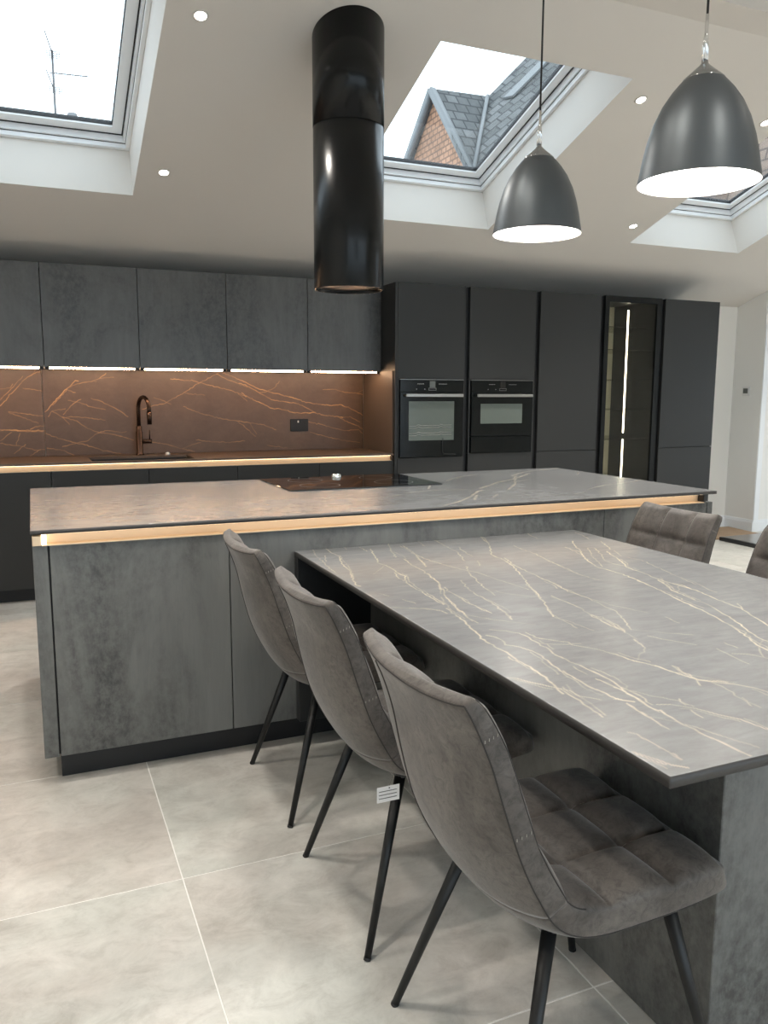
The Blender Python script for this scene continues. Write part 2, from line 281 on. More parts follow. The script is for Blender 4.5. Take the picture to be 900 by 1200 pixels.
VEINS_TABLE=[
(3,[(1.050,0.064),(1.040,-0.055),(1.044,-0.128),(1.018,-0.234),(0.999,-0.320),(0.991,-0.391),(0.950,-0.525),(0.935,-0.590),(0.943,-0.611)]),
(1,[(1.001,0.054),(0.968,-0.096),(0.956,-0.208),(0.941,-0.341),(0.933,-0.432)]),
(1.5,[(1.000,-0.110),(0.967,-0.213)]),
(1.5,[(1.134,0.057),(1.115,-0.031)]),
(3,[(1.207,-0.050),(1.170,-0.180),(1.131,-0.313),(1.140,-0.354),(1.136,-0.436),(1.128,-0.496),(1.132,-0.526),(1.099,-0.613),(1.089,-0.684),(1.085,-0.776),(1.081,-0.852),(1.080,-0.908)]),
(2,[(1.120,-0.473),(1.098,-0.560),(1.098,-0.599)]),
(2.5,[(1.349,-0.043),(1.335,-0.159),(1.308,-0.261),(1.265,-0.424)]),
(2,[(1.244,-0.278),(1.225,-0.398),(1.221,-0.501),(1.211,-0.553),(1.193,-0.657),(1.130,-0.795)]),
(1.5,[(1.458,0.068),(1.427,-0.083)]),
(2,[(1.319,0.041),(1.262,-0.129),(1.231,-0.239)]),
(1.5,[(1.180,-0.001),(1.175,-0.093)]),
(1.5,[(1.320,-0.242),(1.319,-0.342),(1.334,-0.422)]),
(1.5,[(0.959,-0.719),(0.975,-0.759)]),
(1,[(0.996,-0.810),(1.011,-0.865)]),
(1.5,[(0.928,-0.877),(0.972,-0.909),(1.016,-0.928),(1.046,-0.973)]),
(3,[(1.217,-0.528),(1.189,-0.663),(1.155,-0.747),(1.165,-0.739),(1.128,-0.828),(1.096,-0.951),(1.089,-1.007),(1.075,-1.056),(1.076,-1.110)]),
(2,[(1.180,-0.722),(1.166,-0.782),(1.166,-0.810),(1.164,-0.897),(1.152,-0.934),(1.153,-0.985),(1.159,-1.040)]),
(2.5,[(1.095,-0.769),(1.090,-0.845),(1.086,-0.906)]),
(2,[(1.012,-0.936),(1.041,-0.952),(1.044,-0.997)]),
(2,[(1.708,0.062),(1.741,0.031),(1.693,-0.113)]),
(3,[(1.665,-0.181),(1.582,-0.332),(1.573,-0.431),(1.551,-0.524),(1.504,-0.646),(1.445,-0.782),(1.414,-0.867),(1.372,-0.973),(1.325,-1.076),(1.295,-1.136)]),
(2,[(1.741,0.031),(1.734,-0.024),(1.665,-0.181)]),
(2.5,[(1.596,-0.400),(1.557,-0.536),(1.542,-0.634),(1.540,-0.689),(1.528,-0.765),(1.524,-0.835),(1.511,-0.872),(1.514,-0.920),(1.508,-0.970)]),
(2,[(1.392,-0.477),(1.347,-0.581),(1.311,-0.701),(1.289,-0.791),(1.271,-0.872)]),
(1.7,[(1.272,-0.659),(1.235,-0.781),(1.222,-0.856),(1.219,-0.930),(1.201,-1.025),(1.176,-1.117)]),
(1.3,[(1.322,-0.310),(1.332,-0.412),(1.353,-0.512),(1.380,-0.581),(1.387,-0.680),(1.397,-0.767),(1.405,-0.851)]),
(1.7,[(1.504,0.058),(1.522,-0.001),(1.502,-0.114),(1.487,-0.240),(1.434,-0.390)]),
(1.3,[(1.543,-0.150),(1.509,-0.267),(1.501,-0.334)]),
(1.2,[(1.479,-0.409),(1.441,-0.488)]),
(1.6,[(1.762,-0.201),(1.745,-0.290),(1.746,-0.382),(1.711,-0.520),(1.704,-0.612),(1.680,-0.742)]),
(2.2,[(1.983,0.057),(1.951,-0.038),(1.938,-0.121)]),
(2,[(2.041,0.057),(2.036,0.011)]),
(1.6,[(1.415,-0.959),(1.422,-1.005),(1.421,-1.046),(1.419,-1.090)]),
(4,[(2.038,-0.213),(1.983,-0.304),(1.943,-0.391),(1.897,-0.462),(1.842,-0.575),(1.812,-0.662),(1.816,-0.703),(1.815,-0.775),(1.808,-0.860),(1.790,-0.945),(1.771,-1.027),(1.760,-1.068),(1.738,-1.147),(1.721,-1.232)]),
(2.5,[(1.930,-0.310),(1.919,-0.370),(1.928,-0.410)]),
(2.5,[(2.146,-0.257),(2.104,-0.342),(2.066,-0.415)]),
(4,[(2.029,-0.444),(1.998,-0.504),(1.965,-0.593),(1.933,-0.660),(1.906,-0.701),(1.899,-0.761),(1.891,-0.829),(1.879,-0.884),(1.873,-0.922),(1.885,-0.978),(1.875,-1.071)]),
(2.5,[(1.878,-0.889),(1.845,-0.961),(1.805,-1.030),(1.802,-1.079),(1.790,-1.141)]),
(1.8,[(2.003,-0.359),(2.025,-0.368),(1.973,-0.476),(1.906,-0.585),(1.899,-0.646),(1.913,-0.683)]),
(1.2,[(2.003,-0.359),(1.912,-0.503),(1.832,-0.665)]),
(1.3,[(2.065,-0.441),(2.017,-0.540)]),
(1.3,[(2.026,-0.567),(2.036,-0.629),(2.004,-0.736),(1.988,-0.804),(1.961,-0.905),(1.935,-0.998)]),
(2,[(2.175,-0.046),(2.156,-0.130),(2.126,-0.215)]),
(1.8,[(1.535,-0.755),(1.530,-0.805),(1.513,-0.860),(1.505,-0.933),(1.510,-1.009),(1.499,-1.079),(1.492,-1.146),(1.469,-1.203),(1.408,-1.317)]),
(1.8,[(1.425,-0.940),(1.422,-1.005),(1.419,-1.090),(1.399,-1.164),(1.386,-1.236),(1.380,-1.271)]),
(1.8,[(1.403,-1.156),(1.417,-1.190),(1.406,-1.239),(1.394,-1.294),(1.382,-1.322)]),
(1.4,[(1.717,-0.490),(1.708,-0.567),(1.688,-0.665),(1.680,-0.742),(1.690,-0.827)]),
(2,[(1.342,-1.034),(1.297,-1.131)]),
(4,[(1.805,-0.880),(1.787,-0.957),(1.771,-1.034),(1.752,-1.099),(1.726,-1.194),(1.714,-1.264),(1.695,-1.325),(1.674,-1.386),(1.646,-1.457),(1.612,-1.519),(1.598,-1.557),(1.593,-1.576),(1.573,-1.686),(1.510,-1.819),(1.505,-1.897)]),
(3,[(1.864,-0.905),(1.845,-0.961),(1.808,-1.031),(1.792,-1.111),(1.783,-1.151)]),
(3.5,[(1.778,-1.212),(1.753,-1.274),(1.724,-1.350),(1.691,-1.415),(1.666,-1.470),(1.651,-1.510),(1.651,-1.525),(1.661,-1.590),(1.606,-1.724),(1.596,-1.812)]),
(1.5,[(1.783,-1.151),(1.786,-1.178),(1.778,-1.212)]),
(3.5,[(1.877,-0.910),(1.875,-0.966),(1.876,-1.023),(1.873,-1.070),(1.858,-1.139),(1.843,-1.206),(1.836,-1.244),(1.837,-1.270),(1.798,-1.350),(1.765,-1.424),(1.731,-1.531),(1.717,-1.614),(1.700,-1.714)]),
(1.5,[(1.871,-1.223),(1.839,-1.271)]),
(3,[(1.241,-1.455),(1.246,-1.497),(1.261,-1.536),(1.272,-1.577),(1.277,-1.609),(1.285,-1.636),(1.290,-1.661),(1.307,-1.681),(1.335,-1.700)]),
(1.8,[(1.304,-1.575),(1.294,-1.616),(1.290,-1.661)]),
(1.3,[(1.411,-1.374),(1.424,-1.410),(1.446,-1.445),(1.468,-1.478)]),
(1.3,[(1.491,-1.519),(1.481,-1.570),(1.473,-1.631)]),
(1.8,[(1.403,-1.256),(1.391,-1.301),(1.377,-1.328)]),
(1.8,[(1.360,-1.383),(1.352,-1.417),(1.338,-1.448)]),
(1,[(1.575,-1.256),(1.567,-1.316)]),
(1.3,[(1.495,-1.562),(1.526,-1.578),(1.544,-1.620),(1.573,-1.686)]),
(1,[(1.545,-1.491),(1.542,-1.533)]),
(4,[(1.067,-0.949),(1.061,-1.014),(1.054,-1.075),(1.035,-1.141),(1.027,-1.190),(1.016,-1.247),(1.012,-1.318),(1.011,-1.379),(1.007,-1.441),(1.005,-1.489),(1.002,-1.528),(0.991,-1.573),(0.979,-1.620)]),
(3,[(1.123,-0.837),(1.096,-0.961),(1.083,-1.023)]),
(1.5,[(1.083,-1.023),(1.071,-1.091)]),
(2,[(1.090,-0.823),(1.086,-0.906)]),
(2,[(0.974,-0.904),(1.013,-0.932),(1.040,-0.963),(1.046,-0.993)]),
(1.7,[(1.221,-0.888),(1.213,-0.969),(1.201,-1.044),(1.178,-1.114)]),
(2,[(1.160,-0.852),(1.154,-0.925),(1.158,-0.987),(1.159,-1.040)]),
(2.8,[(1.040,-1.214),(1.053,-1.235),(1.055,-1.263),(1.042,-1.299),(1.066,-1.329),(1.076,-1.365),(1.076,-1.406),(1.066,-1.447),(1.060,-1.488),(1.054,-1.516)]),
(2.5,[(1.074,-1.174),(1.105,-1.198),(1.125,-1.230),(1.129,-1.271),(1.124,-1.322),(1.120,-1.370),(1.109,-1.413),(1.110,-1.438)]),
(1.3,[(1.145,-1.231),(1.144,-1.278),(1.175,-1.313),(1.184,-1.335)]),
(2.3,[(0.925,-1.496),(0.942,-1.509),(0.954,-1.536),(0.970,-1.561),(0.986,-1.587)]),
(3,[(0.988,-1.588),(0.987,-1.627),(0.988,-1.664),(0.982,-1.704),(0.976,-1.747)]),
(2,[(0.986,-1.587),(1.003,-1.615),(1.002,-1.645),(1.028,-1.676)]),
(3.2,[(1.061,-1.507),(1.056,-1.526),(1.056,-1.573),(1.053,-1.617),(1.060,-1.652),(1.061,-1.682),(1.067,-1.695),(1.082,-1.710)]),
(3.2,[(1.109,-1.413),(1.113,-1.448),(1.117,-1.491),(1.116,-1.518),(1.119,-1.555),(1.119,-1.589),(1.109,-1.639),(1.101,-1.657),(1.100,-1.701),(1.091,-1.741),(1.091,-1.769)]),
(2.5,[(1.094,-1.576),(1.099,-1.608),(1.101,-1.657)]),
(2.2,[(1.144,-1.278),(1.171,-1.319),(1.196,-1.340),(1.190,-1.361),(1.214,-1.395),(1.230,-1.426),(1.239,-1.457),(1.244,-1.499),(1.261,-1.536),(1.273,-1.572),(1.274,-1.587)]),
(1.5,[(1.016,-1.581),(1.003,-1.615)]),
(1.3,[(1.099,-1.492),(1.095,-1.545)]),
(2,[(1.063,-1.710),(1.058,-1.750),(1.057,-1.779)]),
(1.6,[(1.403,-1.156),(1.389,-1.232),(1.383,-1.281),(1.382,-1.322)]),
(1.6,[(1.405,-1.176),(1.401,-1.237),(1.385,-1.315)]),
(2,[(1.360,-1.383),(1.339,-1.441)]),
(1.2,[(1.305,-1.116),(1.296,-1.202),(1.288,-1.250)]),
(3.5,[(1.099,-1.630),(1.103,-1.657),(1.100,-1.692),(1.091,-1.741),(1.093,-1.762),(1.099,-1.765),(1.094,-1.801),(1.089,-1.833),(1.094,-1.857),(1.091,-1.888),(1.095,-1.908),(1.096,-1.930),(1.096,-1.956),(1.099,-1.978)]),
(2.5,[(1.056,-1.683),(1.069,-1.698),(1.083,-1.711)]),
(2,[(1.063,-1.715),(1.057,-1.747),(1.056,-1.789),(1.051,-1.839)]),
(2.2,[(1.113,-1.739),(1.138,-1.749),(1.155,-1.768),(1.167,-1.782),(1.178,-1.805),(1.185,-1.824),(1.206,-1.857)]),
(2.5,[(1.206,-1.857),(1.209,-1.878),(1.213,-1.904),(1.227,-1.936)]),
(1.5,[(1.175,-1.733),(1.164,-1.762)]),
(1.2,[(1.153,-1.787),(1.147,-1.823)]),
(3.5,[(1.270,-1.558),(1.276,-1.600),(1.283,-1.638),(1.289,-1.666),(1.315,-1.692),(1.341,-1.713),(1.362,-1.746),(1.368,-1.775),(1.381,-1.825),(1.381,-1.882)]),
(1.8,[(1.306,-1.573),(1.293,-1.628),(1.290,-1.661),(1.270,-1.691)]),
(3,[(0.928,-1.889),(0.935,-1.906),(0.945,-1.927),(0.952,-1.951),(0.970,-1.970)]),
(2,[(0.926,-1.895),(0.934,-1.919),(0.945,-1.947)]),
(1,[(0.974,-1.821),(0.983,-1.864),(0.984,-1.909),(0.981,-1.943)]),
(1.2,[(1.296,-1.777),(1.277,-1.815)]),
(2,[(0.983,-1.917),(0.987,-1.923),(0.982,-1.936),(0.982,-1.944)])]
VEINS_SPLASH=[
(1.6,[(-0.174,1.281),(-0.116,1.345),(-0.058,1.409),(-0.009,1.464),(0.049,1.504),(0.105,1.525)]),
(1,[(-0.172,1.320),(-0.094,1.404),(-0.017,1.489)]),
(1,[(-0.167,1.399),(-0.103,1.406),(-0.084,1.434)]),
(1,[(-0.021,1.405),(0.052,1.397),(0.107,1.383)]),
(1.2,[(-0.122,1.241),(-0.013,1.225),(0.098,1.209)]),
(2.5,[(-0.184,1.117),(-0.111,1.111),(0.008,1.106),(0.106,1.103)]),
(1.5,[(0.013,1.116),(0.047,1.134),(0.108,1.138)]),
(1,[(-0.189,1.037),(-0.112,1.096)]),
(0.9,[(-0.057,1.090),(-0.083,1.005)]),
(1,[(-0.190,1.019),(-0.099,1.003),(-0.035,0.994),(0.029,0.967),(0.104,0.970)]),
(1.2,[(-0.002,0.924),(0.071,0.969)]),
(0.8,[(-0.122,1.236),(-0.042,1.205),(0.067,1.159)]),
(0.8,[(-0.103,0.945),(-0.025,1.009)]),
(2,[(0.116,1.239),(0.168,1.295),(0.229,1.361),(0.279,1.411),(0.329,1.462),(0.348,1.458)]),
(0.9,[(0.135,1.204),(0.161,1.244),(0.252,1.259)]),
(0.9,[(0.168,1.285),(0.269,1.396)]),
(1.2,[(0.236,1.218),(0.312,1.300),(0.361,1.327)]),
(1.3,[(0.110,1.087),(0.166,1.061),(0.260,1.028),(0.346,1.006),(0.414,0.984),(0.511,0.950),(0.621,0.926)]),
(1,[(0.230,1.201),(0.325,1.172),(0.400,1.114),(0.478,1.085),(0.577,1.069),(0.677,1.041)]),
(0.8,[(0.230,1.201),(0.384,1.197),(0.521,1.175)]),
(1,[(0.219,0.988),(0.297,1.007),(0.396,1.028),(0.457,1.077),(0.518,1.099),(0.568,1.096)]),
(1.2,[(0.430,1.335),(0.507,1.310),(0.585,1.268),(0.644,1.231),(0.683,1.199)]),
(0.9,[(0.435,1.453),(0.495,1.479),(0.541,1.516)]),
(0.8,[(0.274,1.320),(0.351,1.305),(0.427,1.274),(0.525,1.253)]),
(1.2,[(0.114,0.980),(0.228,0.959),(0.293,0.924)]),
(1,[(0.269,1.398),(0.325,1.376)]),
(1.3,[(0.787,1.254),(0.860,1.278),(0.944,1.293),(0.998,1.323),(1.073,1.363),(1.139,1.400),(1.199,1.444),(1.259,1.471),(1.326,1.510),(1.381,1.537)]),
(1.6,[(1.003,1.479),(1.088,1.473),(1.173,1.467),(1.258,1.444),(1.345,1.423),(1.433,1.402),(1.511,1.380),(1.578,1.347)]),
(1,[(0.873,1.341),(0.935,1.320),(0.997,1.291)]),
(0.9,[(1.092,1.274),(1.187,1.233),(1.274,1.208),(1.383,1.177),(1.494,1.162),(1.585,1.148)]),
(0.9,[(0.617,1.061),(0.717,1.025)]),
(0.9,[(0.850,1.008),(0.965,0.987),(1.071,0.952),(1.167,0.928)]),
(1.5,[(1.348,1.521),(1.435,1.478),(1.512,1.452),(1.591,1.422)]),
(1.2,[(1.370,1.542),(1.480,1.500),(1.591,1.452)]),
(0.7,[(1.181,1.016),(1.290,1.002),(1.423,0.994),(1.559,1.003)]),
(0.7,[(1.106,1.373),(1.213,1.363),(1.256,1.358)]),
(2,[(1.524,1.481),(1.591,1.452),(1.670,1.414),(1.785,1.381),(1.901,1.354),(1.984,1.334),(2.067,1.303),(2.176,1.289),(2.274,1.279),(2.361,1.285),(2.449,1.255),(2.538,1.214),(2.582,1.186)]),
(1.6,[(1.524,1.452),(1.602,1.425),(1.681,1.381),(1.795,1.323),(1.901,1.308),(2.007,1.291),(2.079,1.257),(2.151,1.222)]),
(2,[(1.544,1.378),(1.611,1.336),(1.702,1.297),(1.771,1.260),(1.853,1.252),(1.947,1.226),(2.030,1.216),(2.139,1.222),(2.212,1.201),(2.299,1.192),(2.386,1.180)]),
(1,[(2.386,1.180),(2.449,1.187),(2.538,1.140)]),
(1.5,[(2.361,1.174),(2.436,1.138),(2.512,1.112),(2.582,1.068)]),
(1,[(1.517,1.157),(1.607,1.142),(1.688,1.133),(1.757,1.110),(1.815,1.086)]),
(1,[(2.090,1.148),(2.187,1.127),(2.286,1.099),(2.398,1.071),(2.525,1.078),(2.582,1.030)]),
(0.7,[(2.101,1.064),(2.223,1.030),(2.372,0.992),(2.537,0.971)]),
(1,[(2.214,1.406),(2.325,1.409),(2.399,1.386),(2.512,1.378),(2.589,1.363)]),
(0.7,[(1.743,0.965),(1.907,0.938)])]
VEINS_ISLAND=[
(1.5,[(1.310,0.336),(1.373,0.359),(1.442,0.374),(1.539,0.423)]),
(1.3,[(1.601,0.474),(1.722,0.522),(1.824,0.522),(1.921,0.492),(1.998,0.461)]),
(1.2,[(1.773,0.584),(1.848,0.713)]),
(1.5,[(2.001,0.862),(2.107,0.954),(2.240,1.067),(2.306,1.098)]),
(2,[(1.574,0.035),(1.686,0.117),(1.811,0.240),(1.950,0.414),(1.994,0.438)]),
(2.2,[(2.017,0.513),(2.124,0.603),(2.253,0.723),(2.369,0.798),(2.500,0.908),(2.652,1.045)]),
(1.5,[(1.779,0.147),(1.873,0.289)]),
(1.8,[(2.117,0.414),(2.268,0.592),(2.568,1.054)]),
(1.2,[(1.888,0.173),(1.980,0.284)]),
(1.5,[(2.500,0.987),(2.672,1.135),(2.814,1.207),(2.926,1.230),(3.034,1.284)]),
(1,[(2.902,0.923),(2.992,1.035)]),
(1,[(2.487,0.283),(2.662,0.390),(2.859,0.454),(3.031,0.537)]),
(1,[(2.465,0.761),(2.328,0.713)]),
(1,[(2.311,0.152),(2.398,0.195)])]
# ------------------------------------------------------------------ veined slabs
def vein_mask(U, V, lines, wm, seed):
    r = np.random.default_rng(seed); M = np.zeros((len(U), len(V)), np.float32); du = U[1]-U[0]; dv = V[1]-V[0]
    for w, pts in lines:
        amp = min(1.0, .34 + .20*w); ph = r.random(3)*6.28; run = 0.0; hw = max(.5*w*wm, .30*max(du, dv)); soft = max(hw*.8, .6*max(du, dv))
        P_ = [np.array(pts[0])]
        for a, b in zip(pts, pts[1:]):
            a = np.array(a); b = np.array(b); d = b-a; ln = np.hypot(*d); k = max(1, int(ln/.014)); n_ = np.array([-d[1], d[0]])/(ln+1e-9)
            for i in range(1, k+1): P_.append(a + d*i/k + n_*r.normal(0, .0021)*(i < k))
        for i, (a, b) in enumerate(zip(P_, P_[1:])):
            R_ = hw+soft; lo = np.minimum(a, b)-R_; hi = np.maximum(a, b)+R_
            i0, i1 = np.searchsorted(U, (lo[0], hi[0])); j0, j1 = np.searchsorted(V, (lo[1], hi[1]))
            if i1 <= i0 or j1 <= j0: continue
            X, Y = np.meshgrid(U[i0:i1], V[j0:j1], indexing='ij'); d = b-a; t = np.clip(((X-a[0])*d[0]+(Y-a[1])*d[1])/(d@d+1e-12), 0, 1)
            D = np.hypot(X-a[0]-t*d[0], Y-a[1]-t*d[1]); wv = hw*(.65+.5*r.random())
            run += float(np.hypot(*(b-a))); fade = .62+.38*math.sin(run*31+ph[0])*math.sin(run*13+ph[1]); m_ = np.clip(1-(D-wv)/soft, 0, 1)*amp*fade*(.75+.25*r.random()); m_ += .16*amp*np.clip(1-D/(R_*1.0), 0, 1)
            M[i0:i1, j0:j1] = np.maximum(M[i0:i1, j0:j1], np.clip(m_, 0, 1))
    return M
def veined_slab(name, u0, u1, v0, v1, w0, w1, vertical, lines, wm, step, material, parent=None, seed=1):
    """slab with a fine grid on the face w1; horizontal: (x,y,z)=(u,v,w); vertical: (x,y,z)=(u,w,v)"""
    nu = max(2, int((u1-u0)/step)+1); nv = max(2, int((v1-v0)/step)+1); U = np.linspace(u0, u1, nu); V = np.linspace(v0, v1, nv)
    rr = np.random.default_rng(seed+50); extra = []          # hairlines beside the strong veins and faint loose ones
    for w, pts in lines:
        if w >= 2.2 and len(pts) > 3:
            k0 = int(rr.integers(0, len(pts)-3)); sg = rr.choice((-1, 1))*rr.uniform(.006, .016); seg = pts[k0:k0+int(rr.integers(3, 6))]
            extra.append((.8, [(p[0]+sg+rr.normal(0, .003), p[1]+sg*.4+rr.normal(0, .003)) for p in seg]))
        if len(pts) > 2 and rr.random() < .3:
            p = pts[int(rr.integers(1, len(pts)))]; d = np.array(pts[-1])-np.array(pts[0]); an = math.atan2(d[1], d[0])+rr.choice((-1, 1))*rr.uniform(.35, .8); q = [p]
            for _ in range(int(rr.integers(2, 5))): an += rr.normal(0, .18); q.append((q[-1][0]+math.cos(an)*.05, q[-1][1]+math.sin(an)*.05))
            extra.append((.35, q))
    M = vein_mask(U, V, list(lines)+extra, wm, seed); X, Y = np.meshgrid(U, V, indexing='ij'); top = np.stack([X, Y, np.full_like(X, w1)], -1).reshape(-1, 3)
    idx = np.arange(nu*nv).reshape(nu, nv)
    border = np.concatenate([idx[:, 0], idx[-1, 1:], idx[-2::-1, -1], idx[0, -2:0:-1]]); nb = len(border)
    bot = top[border].copy(); bot[:, 2] = w0; co = np.concatenate([top, bot]); b2 = np.arange(nb)+nu*nv
    q = np.stack([idx[:-1, :-1], idx[1:, :-1], idx[1:, 1:], idx[:-1, 1:]], -1).reshape(-1, 4); nx = np.roll(np.arange(nb), -1)
    side = np.stack([border, b2, b2[nx], border[nx]], -1)
    if vertical: co = co[:, [0, 2, 1]]
    flip = vertical == (w1 > w0)
    quads = np.concatenate([q, side]); back = b2[::-1]
    if flip: quads = quads[:, ::-1]; back = b2
    loops = np.concatenate([quads.ravel(), back]).astype(np.int32); nq = len(quads)
    me = bpy.data.meshes.new(name); me.vertices.add(len(co)); me.vertices.foreach_set('co', co.astype(np.float32).ravel())
    me.loops.add(len(loops)); me.loops.foreach_set('vertex_index', loops); me.polygons.add(nq+1)
    st = np.concatenate([np.arange(nq)*4, [nq*4]]).astype(np.int32); me.polygons.foreach_set('loop_start', st)
    me.update(calc_edges=True); me.validate()
    at = me.attributes.new('vein', 'FLOAT', 'POINT'); at.data.foreach_set('value', np.concatenate([M.ravel(), np.zeros(nb, np.float32)]).astype(np.float32))
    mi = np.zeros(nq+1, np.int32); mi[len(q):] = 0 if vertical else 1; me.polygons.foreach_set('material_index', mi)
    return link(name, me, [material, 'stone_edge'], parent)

# ================================================================== THE SETTING
YB, YT, YW, YBC = 3.408, 2.7835, 3.048, 2.7966
def struct(o, kind='structure'): o['kind'] = kind; return o
# floor: grout bed with one object per porcelain tile
fl = struct(box('floor', -1.85, 8.7, -5.6, 3.5, -.08, -.0012, 'grout', bev=0))
TS, TX, TY, G = .813, .352, -.715, .0018
tile_cache = {}
for i in range(-3, 11):
    for j in range(-7, 6):
        x0 = max(TX+i*TS, -1.80)+G; x1 = min(TX+(i+1)*TS, 8.62)-G; y0 = max(TY+j*TS, -5.53)+G; y1 = min(TY+(j+1)*TS, 3.42)-G
        if x1-x0 < .05 or y1-y0 < .05: continue
        key = (round(x1-x0, 3), round(y1-y0, 3))
        if key not in tile_cache:
            bm = bmesh.new(); add_box(bm, 0, x1-x0, 0, y1-y0, -.01, 0, .0009); me = bpy.data.meshes.new('tile')
            bmesh.ops.recalc_face_normals(bm, faces=bm.faces); bm.to_mesh(me); bm.free(); me.materials.append(MATS['floor_tile']); tile_cache[key] = me
        t = bpy.data.objects.new('tile', tile_cache[key]); COL.objects.link(t); t.location = (x0, y0, 0); t.parent = fl
struct(box('ground', -40, 50, -40, 50, -.35, -.3, 'roof_tile_brown', bev=0)).data.materials[0] = MATS['cladding_white']
# walls
def wall_with_hole(name, axis, p, thick, a0, a1, z1, ha0, ha1, hz0, hz1, material='paint_wall'):
    bm = bmesh.new()
    for b0, b1, c0, c1 in ((a0, ha0, 0, z1), (ha1, a1, 0, z1), (ha0, ha1, 0, hz0), (ha0, ha1, hz1, z1)):
        if b1-b0 < .001 or c1-c0 < .001: continue
        if axis == 'x': add_box(bm, p, p+thick, b0, b1, c0, c1)
        else: add_box(bm, b0, b1, p, p+thick, c0, c1)
    return struct(link(name, bm, material))
struct(box('wall_back', -1.8, 6.682, 3.42, 3.6, -.01, 2.6, 'paint_wall', bev=0))
struct(box('wall_pier', 6.682, 8.7, 3.056, 3.6, -.01, 2.8, 'paint_wall', bev=0))
struct(box('wall_left', -1.95, -1.8, -5.6, 3.6, -.01, 3.7, 'paint_wall', bev=0))
wall_with_hole('wall_right', 'x', 8.62, .18, -5.6, 3.06, 3.7, -.3, 2.7, .05, 2.25)
wall_with_hole('wall_front', 'y', -5.71, .18, -1.8, 8.7, 3.7, -1.5, 6.5, .05, 2.6)
def glazing(name, axis, p, a0, a1, z0, z1, nm):
    w = struct(new_empty(name)); bm = bmesh.new(); k = .07; st = (a1-a0)/nm
    def bx(b0, b1, c0, c1, y0, y1, q=bm):
        if axis == 'x': add_box(q, p+y0, p+y1, b0, b1, c0, c1)
        else: add_box(q, b0, b1, p+y0, p+y1, c0, c1)
    bx(a0, a1, z0, z0+k, 0, .07); bx(a0, a1, z1-k, z1, 0, .07)
    for i in range(nm+1):
        c = min(max(a0+i*st-k/2, a0), a1-k); bx(c, c+k, z0+k, z1-k, 0, .07)
    link('frame', bm, 'seal', w)
    for i in range(nm):
        bm = bmesh.new(); bx(a0+i*st+k/2, a0+(i+1)*st-k/2, z0+k, z1-k, .032, .036, bm); link('pane', bm, 'window_glass', w)
glazing('window_4', 'x', 8.66, -.3, 2.7, .05, 2.25, 3)  # unseen side opening, added to let daylight onto the right-hand walls
glazing('window_5', 'y', -5.66, -1.5, 6.5, .05, 2.6, 7)  # unseen rear glazing, added as fill daylight to soften the shadows
# ceiling: thick sloping slab with three skylight openings, then the flat part over the dining end
bm = bmesh.new(); xs = [-1.85, -.53, .672, 1.998, 3.197, 4.504, 5.669, 8.7]; ys = [.535, SY0, SY1, 3.5]; T_ = .30
hole = {(1, 1), (3, 1), (5, 1)}; cache = {}
def cv(i, j, t):
    if (i, j, t) not in cache: cache[(i, j, t)] = bm.verts.new(cpt(xs[i], ys[j], t))
    return cache[(i, j, t)]
for i in range(7):
    for j in range(3):
        if (i, j) in hole: continue
        for t, rev in ((0, 0), (T_, 1)):
            q = [cv(i, j, t), cv(i+1, j, t), cv(i+1, j+1, t), cv(i, j+1, t)]; bm.faces.new(q[::-1] if rev else q)
        for (a, b, ni, nj) in (((i, j), (i+1, j), i, j-1), ((i+1, j), (i+1, j+1), i+1, j), ((i+1, j+1), (i, j+1), i, j+1), ((i, j+1), (i, j), i-1, j)):
            if (ni, nj) in hole or not (0 <= ni < 7 and 0 <= nj < 3): bm.faces.new((cv(*a, 0), cv(*a, T_), cv(*b, T_), cv(*b, 0)))
add_box(bm, -1.85, 8.7, .325, .5352, 3.2587, 3.60); add_box(bm, -1.85, 8.7, -5.72, .3255, 3.41, 3.62)
struct(link('ceiling', bm, 'paint'))
